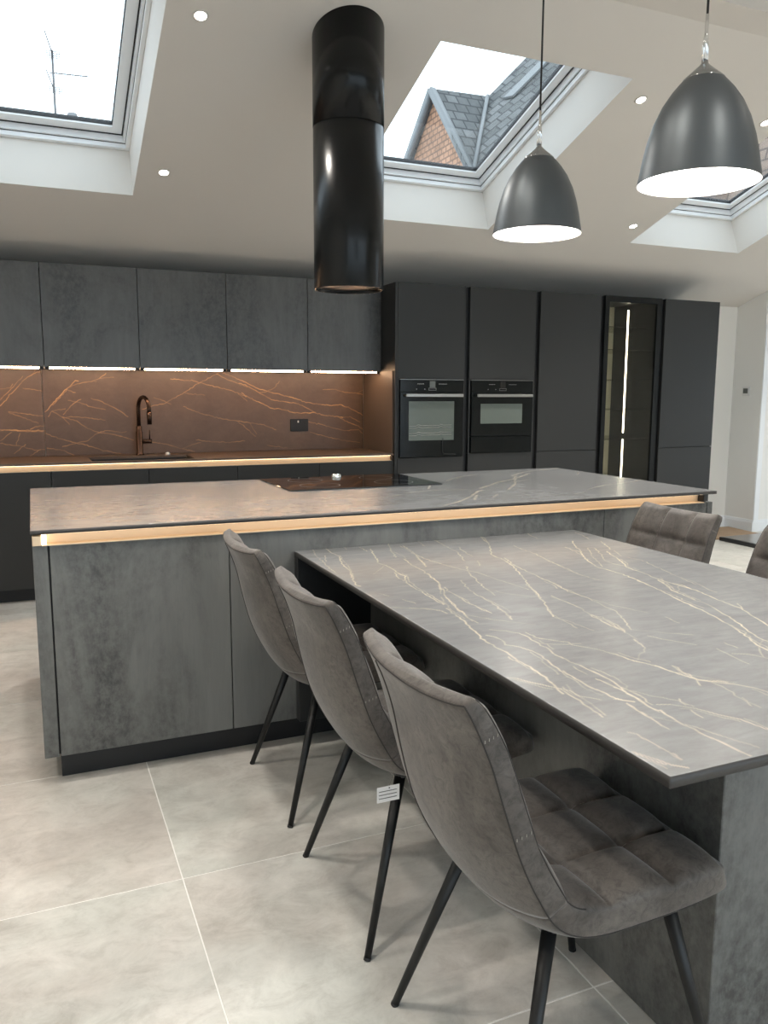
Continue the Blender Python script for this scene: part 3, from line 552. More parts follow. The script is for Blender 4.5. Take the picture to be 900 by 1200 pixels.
# skylights
for k, (a, b) in enumerate(SKYL):
    w = struct(new_empty('window_%d' % (k+1), cpt((a+b)/2, (SY0+SY1)/2, T_)))
    def frame(ins0, ins1, o0, o1, name, material, parent, bv=.003):
        bm = bmesh.new(); X0, X1, Y0, Y1 = a+ins0, b-ins0, SY0+ins0, SY1-ins0; X2, X3, Y2, Y3 = a+ins1, b-ins1, SY0+ins1, SY1-ins1
        co = []
        for o_ in (o0, o1):
            co.append([bm.verts.new(cpt(x, y, o_)) for x, y in ((X0, Y0), (X1, Y0), (X1, Y1), (X0, Y1))] + [bm.verts.new(cpt(x, y, o_)) for x, y in ((X2, Y2), (X3, Y2), (X3, Y3), (X2, Y3))])
        for i in range(4):
            j = (i+1) % 4
            bm.faces.new((co[0][i], co[0][j], co[0][4+j], co[0][4+i])); bm.faces.new((co[1][j], co[1][i], co[1][4+i], co[1][4+j]))
            bm.faces.new((co[0][4+i], co[0][4+j], co[1][4+j], co[1][4+i])); bm.faces.new((co[0][j], co[0][i], co[1][i], co[1][j]))
        return link(name, bm, material, parent)
    frame(-.06, .022, T_+.001, T_+.03, 'frame', 'pvc_white', w)
    frame(-.06, .036, T_+.034, T_+.075, 'frame_step', 'pvc_white', w)
    frame(-.06, .0235, T_+.030, T_+.034, 'gasket', 'seal', w)
    sa = frame(.02, .100, T_+.079, T_+.115, 'sash', 'pvc_white', w); frame(.0365, .044, T_+.0752, T_+.0785, 'gasket', 'seal', w)
    frame(.0985, .1045, T_+.092, T_+.118, 'glazing_bead', 'seal', sa)
    bm = bmesh.new(); q = [bm.verts.new(cpt(x, y, T_+o_)) for o_ in (.10, .104) for x, y in ((a+.098, SY0+.098), (b-.098, SY0+.098), (b-.098, SY1-.098), (a+.098, SY1-.098))]
    for f_ in ((0, 1, 2, 3), (7, 6, 5, 4), (0, 4, 5, 1), (1, 5, 6, 2), (2, 6, 7, 3), (3, 7, 4, 0)): bm.faces.new([q[i] for i in f_])
    link('pane', bm, 'window_glass', w)
    bm = bmesh.new()      # roof upstand closes the gap between frame and ceiling slab
    frame(-.30, -.06, T_, T_+.11, 'upstand', 'seal', w)
# baseboards and casing
def skirting(name, x0, x1, y0, y1, face):
    bm = bmesh.new()
    if face == 'y': add_box(bm, x0, x1, y0, y1, 0, .095); add_box(bm, x0, x1, y0+.005, y1, .095, .108); add_box(bm, x0, x1, y0+.009, y1, .108, .118)
    else: add_box(bm, x0, x1, y0, y1, 0, .095); add_box(bm, x0+.005, x1, y0, y1, .095, .108); add_box(bm, x0+.009, x1, y0, y1, .108, .118)
    return struct(link(name, bm, 'pvc_white'))
skirting('baseboard_back', 5.82, 6.666, 3.402, 3.42, 'y')
skirting('baseboard_return', 6.666, 6.682, 3.04, 3.419, 'x')
skirting('baseboard_pier', 6.683, 8.6, 3.040, 3.056, 'y')
struct(box('trim_1', 6.685, 6.75, 3.046, 3.056, .119, 2.06, 'pvc_white', bev=.002))

# ================================================================== BACK RUN
XW = [-1.75, -1.115, -.495, .1215, .7415, 1.357, 1.9715, 2.576]
wn = ['at the wall, outside the photo', 'left of the photo', 'cut off by the left edge of the photo', 'second from the left, just left of the tap', 'in the middle of the row, above the sink', 'second from the right, left of the hood', 'rightmost, partly behind the cylindrical hood']
for i in range(7):
    x0, x1 = XW[i]+.0018, XW[i+1]-.0018
    t = thing('wall_cabinet', 'concrete-grey handleless wall cabinet with strip light, ' + wn[i], 'wall cabinet', ((x0+x1)/2, 3.2, 1.552), 0, 'concrete grey wall cabinets above the splashback')
    box('door', x0, x1, YW, YW+.020, 1.548, 2.2255, 'concrete_wall_front', t, .0018)
    bm = bmesh.new(); add_box(bm, x0+.001, x1-.001, YW+.022, 3.418, 1.566, 2.222); link('carcass', bm, 'anthracite_dark', t)
    box('light_strip', x0+.030, x1-.030, YW+.020, YW+.036, 1.5345, 1.5455, 'led_under', t, 0)
    for e0 in (x0+.004, x1-.029): box('strip_end_cap', e0, e0+.025, YW+.016, YW+.045, 1.530, 1.5475, 'black_gap', t, 0)
    box('strip_housing', x0+.004, x1-.004, YW+.022, YW+.05, 1.548, 1.5655, 'black_gap', t, 0)
bn = ['at the wall, outside the photo', 'left of the photo', 'at the left edge of the photo', 'left of the sink, under the tap', 'right of the tap', 'behind the left half of the hob', 'rightmost, next to the oven housing']
for i in range(7):
    x0, x1 = XW[i]+.0018, XW[i+1]-.0018
    t = thing('base_cabinet', 'dark grey handleless base cabinet under the back worktop, ' + bn[i], 'base cabinet', ((x0+x1)/2, 3.1, 0), 0, 'dark grey base cabinets of the back run')
    box('door', x0, x1, YBC+.004, YBC+.024, .0925, .862, 'anthracite', t, .0015)
    bm = bmesh.new(); add_box(bm, x0+.001, x1-.001, YBC+.026, 3.415, .0925, .70); link('carcass', bm, 'anthracite_dark', t)
    box('plinth', x0-.001, x1+.001, YBC+.072, YBC+.088, 0, .0915, 'black_gap', t, 0)
# handle channel (gold) with its strip light
def gola(parent, x0, x1, yf, dp=.046):
    bm = bmesh.new(); add_box(bm, x0, x1, yf+dp, yf+dp+.003, .868, .904); add_box(bm, x0, x1, yf+.004, yf+dp+.003, .8645, .868)
    link('channel', bm, 'gold', parent)
    box('light_strip', x0+.002, x1-.002, yf+.016, yf+.028, .9022, .9046, 'led_gola', parent, 0)
t = thing('handle_channel', 'long gold lit handle channel under the back worktop', 'handle channel', (1.0, YBC, .8645)); gola(t, -1.74, 2.56, YBC, .0305)
box('end_cap', 2.5605, 2.574, YBC+.006, YBC+.05, .866, .9, 'bronze', t)
# worktop with the sink cut-out
bm = bmesh.new()
for a0, a1, b0, b1 in ((-1.75, .38, 2.7966, 3.4075), (1.07, 2.5755, 2.7966, 3.4075), (.38, 1.07, 2.7966, 2.84), (.38, 1.07, 3.20, 3.4075)): add_box(bm, a0, a1, b0, b1, .905, .92)
bmesh.ops.remove_doubles(bm, verts=bm.verts, dist=1e-5)
wt = tag(link('worktop', bm, 'stone_wall'), 'long thin brown stone worktop of the back run, holding the sink', 'worktop')
t = thing('sink', 'black undermounted kitchen sink in the back worktop', 'sink', (.725, 3.02, .73))
bm = bmesh.new()
for a0, a1, b0, b1, c0, c1 in ((.372, .38, 2.832, 3.208, .73, .9045), (1.07, 1.078, 2.832, 3.208, .73, .9045), (.38, 1.07, 2.832, 2.84, .73, .9045), (.38, 1.07, 3.2, 3.208, .73, .9045), (.372, 1.078, 2.832, 3.208, .722, .73)): add_box(bm, a0, a1, b0, b1, c0, c1)
link('bowl', bm, 'sink_black', t)
bm = bmesh.new(); r = add_lathe(bm, [(.045, .731), (.045, .734), (.02, .733)], (.725, 3.02, 0), 24); bm.faces.new(r[-1]); link('drain', bm, 'steel', t, smooth=True)
bm = bmesh.new(); r = add_lathe(bm, [(.018, .9202), (.018, .926), (.014, .934), (.006, .937)], (.946, 3.30, 0), 20); bm.faces.new(r[-1])
tag(link('button', bm, 'white_plastic', smooth=True), 'small white round button on the worktop right of the tap', 'button')
# tap
tx, ty = .748, 3.315; t = thing('tap', 'bronze swan-neck kitchen tap behind the sink', 'tap', (tx, ty, .92))
bm = bmesh.new(); r = add_lathe(bm, [(.030, .9202), (.030, .926), (.024, .930), (.024, 1.09), (.0205, 1.094), (.0205, 1.13), (.015, 1.134)], (tx, ty, 0), 28); bm.faces.new(r[-1]); bm.faces.new(r[0][::-1]); link('body', bm, 'bronze', t, smooth=True)
pts = [(tx, ty, 1.12), (tx, ty, 1.26)]; dx, dy = .055, -.085
for k in range(1, 11):
    a = math.pi*k/10; pts.append((tx + dx*(1-math.cos(a))/2*1.0, ty + dy*(1-math.cos(a)), 1.26+.085*math.sin(a)))
pts.append((pts[-1][0], pts[-1][1], 1.235)); tube('spout', pts, .0145, 'bronze', t, 14)
e = pts[-1]; tube('spray_head', [(e[0], e[1], 1.24), (e[0], e[1], 1.15)], [.018, .0165], 'bronze', t, 16)
tube('handle_block', [(tx+.02, ty-.004, 1.02), (tx+.088, ty-.012, 1.02)], .0165, 'bronze', t, 18)
tube('lever', [(tx+.072, ty-.012, 1.03), (tx+.072, ty-.018, 1.105)], [.0045, .004], 'bronze', t, 10)
# splashback: two veined stone sheets and the plain return beside the tall housing
t = thing('splashback', 'brown stone splashback with gold veins behind the sink', 'splashback', (1.0, YB, .92))
veined_slab('panel', -1.75, .1035, .9205, 1.5475, 3.419, YB, True, VEINS_SPLASH, .0022, .0033, 'stone_wall', t, 3)
veined_slab('panel', .1065, 2.567, .9205, 1.5475, 3.419, YB, True, VEINS_SPLASH, .0022, .0033, 'stone_wall', t, 4)
box('return_panel', 2.568, 2.5755, 2.81, 3.407, .9205, 1.5475, 'side_panel_brown', t)
# socket
t = thing('wall_socket', 'black double socket plate on the splashback', 'socket', (2.009, YB, 1.122))
box('plate', 1.934, 2.084, YB-.009, YB-.0005, 1.073, 1.171, 'socket_black', t, .002)
for sx in (1.972, 2.046):
    bm = bmesh.new()
    for px_, pz in ((0, .018), (-.011, -.006), (.011, -.006)): add_box(bm, sx+px_-.0035, sx+px_+.0035, YB-.0105, YB-.009, 1.112+pz-.006, 1.112+pz+.006)
    link('socket_holes', bm, 'black_gap', t)
for sx in (1.993, 2.022): box('switch', sx, sx+.010, YB-.013, YB-.009, 1.142, 1.158, 'white_plastic' if sx < 2 else 'socket_black', t, .0005)

# ================================================================== TALL UNITS
ZT = 2.2029
tag(box('end_panel', 2.5765, 2.598, YT, 3.418, 0, ZT, 'anthracite', bev=.0015), 'tall dark grey end panel between splashback and oven housing', 'panel')
TX_ = [(2.600, 3.178), (3.220, 3.832), (3.874, 4.481), (4.523, 5.128), (5.170, 5.796)]
tl = ['matt dark grey tall housing around the large single oven', 'matt dark grey tall housing around the compact oven and drawer', 'plain matt dark grey tall cupboard between compact oven and glass cabinet',
      'tall glass-door display cabinet lit by upright strip lights', 'plain matt dark grey tall cupboard at the right end of the run']
for i, (x0, x1) in enumerate(TX_):
    t = thing('tall_cabinet', tl[i], 'tall cabinet', ((x0+x1)/2, 3.1, 0), 0, 'tall units')
    if i in (0, 1):
        box('door', x0, x1, YT, YT+.02, 1.491, ZT, 'anthracite', t); zl = .882 if i == 0 else .902
        box('door', x0, x1, YT, YT+.02, .10, zl, 'anthracite', t)
        bm = bmesh.new()
        for a in ((x0, x0+.012), (x1-.012, x1)): box('side', a[0], a[1], YT+.001, 3.389, zl+.002, 1.489, 'anthracite', t, 0)
        add_box(bm, x0, x1, YT+.022, 3.415, 1.492, ZT-.002); link('upper_carcass', bm, 'anthracite', t)
        box('lower_carcass', x0, x1, YT+.022, 3.415, .10, zl-.001, 'anthracite', t, 0); box('niche_back', x0, x1, 3.39, 3.415, zl, 1.491, 'anthracite', t, 0)
    elif i == 3:
        bm = bmesh.new(); f0, f1, zb_, zt_ = x0, x1, .10, ZT
        add_box(bm, f0, f0+.042, YT, YT+.022, zb_, zt_); add_box(bm, f1-.050, f1, YT, YT+.022, zb_, zt_); add_box(bm, f0+.042, f1-.05, YT, YT+.022, zt_-.052, zt_); add_box(bm, f0+.042, f1-.05, YT, YT+.022, zb_, zb_+.05)
        fr = link('door_frame', bm, 'door_frame_black', t)
        box('pane', f0+.042, f1-.05, YT+.009, YT+.013, zb_+.05, zt_-.052, 'smoked_glass', fr, 0)
        bm = bmesh.new()
        add_box(bm, f0, f0+.018, YT+.024, 3.415, zb_, zt_); add_box(bm, f1-.018, f1, YT+.024, 3.415, zb_, zt_); add_box(bm, f0+.018, f1-.018, YT+.024, 3.415, zt_-.018, zt_); add_box(bm, f0+.018, f1-.018, YT+.024, 3.415, zb_, zb_+.018)
        link('carcass', bm, 'anthracite', t); box('back_panel', f0+.0185, f1-.0185, 3.395, 3.415, zb_+.0185, zt_-.0185, 'cabinet_back', t, 0)
        for z in (.62, .985, 1.245, 1.50, 1.757, 1.95): box('glass_shelf', f0+.019, f1-.019, YT+.05, 3.393, z-.003, z+.003, 'shelf_glass', t, 0)
        for z0_, z1_ in ((1.02, 2.14), (.20, .965)): box('light_strip', f1-.022, f1-.018, 3.19, 3.205, z0_, z1_, 'led_cabinet', t, 0)
        bm = bmesh.new(); r = add_lathe(bm, [(.02, ZT-.0195), (.02, ZT-.022)], (4.80, 2.98, 0), 20); bm.faces.new(r[-1]); link('spotlight', bm, 'led_cabinet', t)
    else:
        box('door', x0, x1, YT, YT+.02, .905, ZT, 'anthracite', t); box('door', x0, x1, YT, YT+.02, .10, .900, 'anthracite', t)
        bm = bmesh.new(); add_box(bm, x0, x1, YT+.022, 3.415, .10, ZT-.002); link('carcass', bm, 'anthracite_dark', t)
    if i < 4: bm = bmesh.new(); add_box(bm, x1+.001, TX_[i+1][0]-.001, YT+.030, YT+.06, .10, ZT-.002); link('grip_channel', bm, 'black_gap', t)
    box('plinth', x0, x1, YT+.06, YT+.076, 0, .099, 'black_gap', t, 0)
# ovens
def oven(name, label, cat, x0, x1, z0, z1, zdoor, win, disp):
    t = thing(name, label, cat, ((x0+x1)/2, YT, z0))
    box('casing', x0+.006, x1-.006, YT+.002, 3.33, z0+.002, z1-.002, 'anthracite_dark', t, 0)
    box('control_panel', x0, x1, YT-.012, YT+.0015, 1.392, z1, 'oven_black', t, .001)
    box('top_trim', x0, x1, YT-.013, YT+.0015, z1+.0005, z1+.004, 'steel', t, 0)
    d = box('door', x0, x1, YT-.014, YT+.0015, zdoor, 1.388, 'oven_black', t, .001)
    box('window', win[0], win[1], YT-.0155, YT-.0138, win[2], win[3], 'oven_window_reflection', d, 0)
    bm = bmesh.new(); add_box(bm, x0+.035, x1-.02, YT-.052, YT-.038, 1.352, 1.374, .003)
    for hx in (x0+.06, x1-.06): add_box(bm, hx-.008, hx+.008, YT-.04, YT-.0135, 1.356, 1.370)
    link('handle', bm, 'steel', d)
    cx = (x0+x1)/2
    box('display', cx-.024, cx+.024, YT-.0135, YT-.0115, 1.425, 1.473, 'lcd' if disp else 'black_glass', t, 0)
    bm = bmesh.new()
    for a in (-.13, -.115, -.10, -.085, .055, .07, .085, .10, .115): add_box(bm, cx+a, cx+a+.011, YT-.0128, YT-.0118, 1.449, 1.4525)
    for a in (-.14, -.07): add_box(bm, cx+a, cx+a+.006, YT-.0128, YT-.0118, 1.408, 1.414)
    for a0, a1, b0, b1 in ((-.032, .032, 1.402, 1.404), (-.032, .032, 1.418, 1.420), (-.032, -.030, 1.402, 1.420), (.030, .032, 1.402, 1.420)): add_box(bm, cx+a0, cx+a1, YT-.0128, YT-.0118, b0, b1)
    link('control_marks', bm, 'steel', t); return t, d
t, d = oven('oven', 'black built-in single oven with steel bar handle and large window', 'oven', 2.617, 3.166, .884, 1.482, .888, (2.688, 3.082, 1.016, 1.318), True)
for k, z in enumerate((1.128, 1.112, 1.070, 1.054)):
    tube('rack_rail', [(2.692, YT-.0165, z), (2.75, YT-.0165, z), (2.77, YT-.0165, z+.010), (2.80, YT-.0165, z+.003), (2.95, YT-.0165, z+.004), (2.965, YT-.0165, z+.012), (2.985, YT-.0165, z+.006), (3.06, YT-.0165, z+.006)], .0016, 'steel', d, 6)
tube('cable', [(2.985, YT-.018, 1.03), (2.978, YT-.019, .98), (2.98, YT-.019, .92), (2.995, YT-.019, .905), (3.10, YT-.019, .903)], .004, 'cable_black', d, 8)
t, d = oven('compact_oven', 'black built-in compact oven with small window in the second housing', 'oven', 3.240, 3.812, 1.037, 1.482, 1.040, (3.322, 3.712, 1.140, 1.298), False)
t = thing('warming_drawer', 'plain black drawer below the compact oven', 'drawer', (3.526, YT, .904))
box('casing', 3.246, 3.806, YT+.002, 3.33, .906, 1.032, 'anthracite_dark', t, 0); box('drawer_front', 3.240, 3.812, YT-.012, YT+.0015, .905, 1.034, 'oven_black', t, .001)
# thermostat on the return wall
t = thing('thermostat', 'small white wall thermostat with grey screen', 'thermostat', (6.682, 3.2, 1.41))
ty_ = 3.235
box('casing', 6.664, 6.6815, ty_-.045, ty_+.045, 1.365, 1.455, 'white_plastic', t, .003); box('screen', 6.6625, 6.6645, ty_-.026, ty_+.03, 1.39, 1.44, 'lcd', t, 0)

# ================================================================== ISLAND
t = thing('kitchen_island', 'long kitchen island with mottled concrete-grey fronts and black plinth', 'kitchen island', (1.5, .65, 0))
YF = .020
box('end_panel', .004, .052, YF-.001, 1.285, .1065, .864, 'concrete_front', t); box('end_panel', 2.991, 3.024, YF-.001, 1.285, .1065, .864, 'concrete_front', t)
for a, b in ((.0575, .6692), (.6728, 2.3785), (2.3822, 2.9875)): box('front_panel', a, b, YF, YF+.02, .1065, .8625, 'concrete_front', t)
bm = bmesh.new(); add_box(bm, .0525, 2.9905, YF+.022, 1.26, .1065, .862); add_box(bm, .30, 2.9, YF+.07, 1.24, .862, .9045); link('carcass', bm, 'black_gap', t)
box('plinth', .058, 2.975, .0895, 1.21, 0, .106, 'black_gap', t, 0)
gola(t, .034, 2.955, 0.0)
box('channel_end_cap', .005, .0335, .004, .05, .8655, .9, 'gold', t); box('channel_end_cap', 2.956, 2.972, .01, .05, .869, .9, 'black_gap', t)
box('strip_end', .034, .049, .003, .02, .8685, .903, 'led_gola', t, 0)
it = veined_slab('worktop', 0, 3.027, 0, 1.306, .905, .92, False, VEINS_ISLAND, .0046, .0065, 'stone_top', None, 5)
tag(it, 'grey gold-veined stone worktop lying on the kitchen island', 'worktop')
# hob
t = thing('hob', 'black glass induction hob set in the island worktop', 'hob', (1.52, 1.0, .92))
box('glass', 1.118, 1.922, .725, 1.277, .9203, .9262, 'black_glass', t, .0015)
bm = bmesh.new(); r = add_lathe(bm, [(.028, .9264), (.028, .936), (.022, .943)], (1.535, 1.235, 0), 24); bm.faces.new(r[-1]); link('control_knob', bm, 'chrome', t, smooth=True)
bm = bmesh.new()
for cx_, cy_, rr in ((1.32, .88, .10), (1.32, 1.12, .09), (1.72, .88, .10), (1.72, 1.12, .09)): add_lathe(bm, [(rr, .92625), (rr, .9265), (rr-.002, .9265), (rr-.002, .92625)], (cx_, cy_, 0), 40)
link('zone_marks', bm, 'lcd', t)
# extractor hood
hx, hy, hr = 1.530, 1.02, .1745; t = thing('extractor_hood', 'glossy black cylindrical extractor hood hanging over the hob', 'extractor hood', (hx, hy, 1.895))
HZ = 1.893; SE = 2.660
def cyl_cut(name, r, z0, top, mt, par):
    bm = bmesh.new(); n = 96; lo = []; hi = []; hs = []
    for k in range(n):
        a = 2*math.pi*k/n; x, y = hx+r*math.cos(a), hy+r*math.sin(a)
        lo.append(bm.verts.new((x, y, z0))); hi.append(bm.verts.new((x, y, (CC-CS*y-.001) if top is None else top)))
    for k in range(n): bm.faces.new((lo[k], lo[(k+1) % n], hi[(k+1) % n], hi[k]))
    return bm, lo, hi
bm, lo, hi = cyl_cut('s', hr+.0006, SE+.0012, None, 0, 0); bm.faces.new(hi); bm.faces.new(lo[::-1]); o = link('upper_sleeve', bm, 'hood_black', t)
o.data.polygons.foreach_set('use_smooth', [len(p.vertices) == 4 for p in o.data.polygons])
bm = bmesh.new(); add_lathe(bm, [(hr-.012, HZ+.02), (hr-.010, HZ), (hr-.002, HZ), (hr, HZ+.003), (hr, SE), (hr-.002, SE+.0010), (hr-.02, SE+.0010)], (hx, hy, 0), 96)
o = link('lower_body', bm, 'hood_black', t, smooth=True)
bm = bmesh.new(); add_lathe(bm, [(hr-.013, HZ+.012), (hr-.04, HZ+.012), (hr-.04, HZ+.018), (hr-.013, HZ+.018)], (hx, hy, 0), 64); link('suction_ring', bm, 'black_metal', t)
bm = bmesh.new()
for k in range(-13, 14):
    c_ = k*.0102; h_ = math.sqrt(max(0, (hr-.034)**2-c_**2))
    add_box(bm, hx+c_-.0015, hx+c_+.0015, hy-h_, hy+h_, HZ+.013, HZ+.017); add_box(bm, hx-h_, hx+h_, hy+c_-.0015, hy+c_+.0015, HZ+.0145, HZ+.0185)
o = link('grease_filter', bm, 'steel', t)
bm = bmesh.new(); r = add_lathe(bm, [(hr-.014, HZ+.03), (.01, HZ+.03)], (hx, hy, 0), 48); bm.faces.new(r[-1]); link('filter_backing', bm, 'black_gap', t)
for a in (-2.6, -.55):
    bm = bmesh.new(); r = add_lathe(bm, [(.016, HZ+.0165), (.016, HZ+.011), (.012, HZ+.0105)], (hx+.115*math.cos(a), hy+.115*math.sin(a), 0), 20); bm.faces.new(r[-1]); link('lamp', bm, 'steel', t)

# ================================================================== DINING TABLE
t = thing('dining_table', 'large dining table with gold-veined stone top on a concrete-grey block, joined to the island', 'table', (1.568, -.9, 0))
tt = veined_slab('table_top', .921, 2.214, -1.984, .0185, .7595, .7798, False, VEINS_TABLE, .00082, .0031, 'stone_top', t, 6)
box('base_block', 1.2195, 1.917, -1.818, -.022, .0, .7590, 'concrete_front', t, .002)
box('mounting_panel', .921, 2.214, -.021, .0185, .108, .7590, 'black_metal', t)

# ================================================================== CHAIRS
def catmull(pts, n):
    pts = [np.array(p, float) for p in pts]; pts = [2*pts[0]-pts[1]] + pts + [2*pts[-1]-pts[-2]]; out = []
    for i in range(1, len(pts)-2):
        for k in range(24):
            u = k/24; a, b, c, d = pts[i-1:i+3]
            out.append(.5*((2*b)+(-a+c)*u+(2*a-5*b+4*c-d)*u*u+(-a+3*b-3*c+d)*u**3))
    out.append(pts[-2]); out = np.array(out); s = np.concatenate([[0], np.cumsum(np.linalg.norm(np.diff(out, axis=0), axis=1))])
    q = np.linspace(0, s[-1], n); return np.stack([np.interp(q, s, out[:, k]) for k in range(out.shape[1])], -1), s[-1]
# side profile of the underside / outer back: x, z, thickness, half width, dish (how far the middle sits back)
PROF = [(.252, .448, .042, .218, 0, 0), (.22, .440, .052, .226, 0, .001), (.13, .434, .060, .231, .002, .005), (.02, .431, .062, .232, .006, .010), (-.06, .433, .060, .232, .008, .020), (-.115, .446, .056, .231, .009, .031), (-.160, .478, .050, .231, .010, .040),
        (-.196, .535, .046, .231, .013, .040), (-.232, .610, .043, .230, .018, .033), (-.265, .705, .041, .228, .022, .021), (-.290, .785, .040, .225, .026, .009), (-.316, .850, .034, .221, .028, .002), (-.338, .896, .026, .219, .029, 0)]
CH0, CLEN = catmull(PROF, 600)
EN = [0, .0015, .004, .008, .013, .020]; ARC = np.array(EN + list(np.linspace(.028, CLEN-.028, 112)) + [CLEN-e for e in EN[::-1]]); NS = len(ARC)
CH = np.stack([np.interp(ARC, np.linspace(0, CLEN, 600), CH0[:, k]) for k in range(6)], -1)
TANG = np.gradient(CH[:, :2], ARC, axis=0); TANG /= np.linalg.norm(TANG, axis=1)[:, None]; NOR = np.stack([TANG[:, 1], -TANG[:, 0]], -1)   # towards the sitter
NOR = np.where((NOR[:, 1:2]*1.0 + NOR[:, 0:1]) < 0, -NOR, NOR)
SEAMX = [0.0, .155, .305, .455, .60, .755, CLEN]                       # cross seams along the arc
def chair_pt(i, y_t, side, rough_=True):
    """i: station, y_t in [-1,1] across, side +1 inner, -1 outer"""
    x, z, th, hw, dish, ob = CH[i]; a = ARC[i]; de = min(a, CLEN-a); rc = .024
    if de < rc: hw -= .014*(1-math.sqrt(max(0, 1-(1-de/rc)**2)))
    re = .66+.34*math.sqrt(max(0, 1-(1-min(1, de/.010))**2))
    r = (.62+.38*math.sqrt(max(0, 1-abs(y_t)**40)))*re
    y = y_t*hw; off = th*.5 + side*th*.5*r
    if side > 0:
        d1 = min(abs(abs(y)-.078), .2) ; d2 = min(abs(a-s) for s in SEAMX[1:-1]); edge = max(0, 1-abs(y_t)**10)*min(1, de/.03)
        h = .019*(1-math.exp(-d1/.016))*(1-math.exp(-d2/.018))*edge - .006*math.exp(-(d1/.006)**2)*edge - .006*math.exp(-(d2/.006)**2)*edge
        off += h
    k = dish*(1-min(1, abs(y_t))**2.4) + (ob*(1-min(1, abs(y_t))**2.6) if side < 0 else 0)
    nx, nz = NOR[i]; return (x + nx*(off-k), y, z + nz*(off-k))
def chair_body(i0, i1, caps):
    bm = bmesh.new(); ti = np.sin(np.linspace(-math.pi/2, math.pi/2, 53)); to = np.sin(np.linspace(math.pi/2, -math.pi/2, 31))[1:-1]; rings = []
    for i in range(i0, i1+1):
        rings.append([bm.verts.new(chair_pt(i, t, 1)) for t in ti] + [bm.verts.new(chair_pt(i, t, -1)) for t in to])
    n = len(rings[0])
    for a, b in zip(rings, rings[1:]):
        for k in range(n): bm.faces.new((a[k], a[(k+1) % n], b[(k+1) % n], b[k]))
    bm.faces.new(rings[0][::-1]); bm.faces.new(rings[-1]); return bm
ISPL = int(NS*.455/CLEN)
def make_chair():
    c = new_empty('dining_chair')
    link('seat', chair_body(0, ISPL, 1), 'suede', c, smooth=True); back = link('backrest', chair_body(ISPL, NS-1, 1), 'suede', c, smooth=True)
    bm = bmesh.new()
    for s in (-1, 1):
        add_tube(bm, [chair_pt(i, s*.99, -1) for i in list(range(14, NS-5, 2))+[NS-4, NS-3]], .0017, 6); add_tube(bm, [chair_pt(i, s*.99, 1) for i in list(range(ISPL-10, NS-5, 2))+[NS-4, NS-3]], .0015, 6)
    add_tube(bm, [chair_pt(NS-3, t, -1) for t in np.linspace(-.99, .99, 24)], .0017, 6)
    add_tube(bm, [chair_pt(i, .42, -1) for i in range(30, NS-3, 2)], .0023, 6)
    link('piping', bm, 'piping_dark', back, smooth=True)
    bm = bmesh.new()                                       # double stitching on the gusset and along the cushions' seams
    for s in (-1, 1):
        for a in (.62, .80):
            i = int(NS*a/CLEN)
            for k in range(4):
                p = Vector(chair_pt(i, s, 1)); q = Vector(chair_pt(i, s*.99, -1)); u_ = p.lerp(q, k/3.5); add_tube(bm, [u_+Vector((0, s*.0015, -.002)), u_+Vector((0, s*.0015, .003))], .0009, 4)
    for sgn in (-1, 1):
        for i in range(6, NS-6, 1):
            if i % 3 == 2: continue
            for dd in (-.004, .004):
                p = Vector(chair_pt(i, (sgn*.078+dd)/CH[i][3], 1)); q = Vector(chair_pt(i+1, (sgn*.078+dd)/CH[i+1][3], 1)); add_tube(bm, [p, p.lerp(q, .9)], .0008, 3, False)
    link('stitching', bm, 'thread', back)
    bm = bmesh.new(); add_box(bm, -.10, .15, -.155, .155, .410, .424, .002)
    for sx, sy in ((-.113, .15), (-.113, -.15), (.137, .17), (.137, -.17)): add_tube(bm, [(sx, sy, .414), (sx, sy, .436)], .018, 14)
    link('underframe', bm, 'black_metal', c)
    for (ax, ay), (bx_, by_) in (((-.113, .15), (-.245, .245)), ((-.113, -.15), (-.245, -.245)), ((.137, .17), (.240, .238)), ((.137, -.17), (.240, -.238))):
        l = tube('leg', [(ax, ay, .425), (bx_*.985+ax*.015, by_*.985+ay*.015, .006)], [.0145, .0088], 'leg_black', c, 18)
        tube('foot_pad', [(bx_*.985+ax*.015, by_*.985+ay*.015, .006), (bx_, by_, 0)], [.0095, .0095], 'rubber', l, 12)
    return c
ch0 = make_chair()
CHS = [(.957, -1.640, 0, 'grey-brown suede dining chair nearest the camera, left of the table, showing its quilted seat', 0),
       (.955, -.990, 0, 'grey-brown suede dining chair, middle one on the left of the table, with a white tag', 0),
       (.960, -.324, 0, 'grey-brown suede dining chair on the left of the table, closest to the island', 0),
       (2.200, -.300, 180, 'suede dining chair right of the table, its tufted back fully in view', 0),
       (2.200, -.968, 180, 'suede dining chair right of the table, cut off by the photo edge', 0)]
chairs = []
for i, (x, y, r, lab, _) in enumerate(CHS):
    c = ch0 if i == 0 else copy_tree(ch0); chairs.append(c)
for c, (x, y, r, lab, _) in zip(chairs, CHS):
    c.location = (x, y, 0); c.rotation_euler = (0, 0, math.radians(r)); tag(c, lab, 'chair', 'suede dining chairs around the table')
bm = bmesh.new(); add_box(bm, -.205, -.145, -.2110, -.2102, .385, .425); o = link('care_tag', bm, 'label_white', chairs[1], world=False); o['label'] = 'white printed care tag'
bm = bmesh.new()
for z in (.413, .404, .395): add_box(bm, -.200, -.152, -.2116, -.2110, z-.0007, z+.0007)
add_box(bm, -.174, -.171, -.2116, -.2110, .4185, .4215); link('tag_print', bm, 'print_black', o, world=False)
bm = bmesh.new(); add_tube(bm, [(-.1725, -.2106, .425), (-.15, -.19, .447)], .0007, 5); link('tag_string', bm, 'thread', o, world=False)

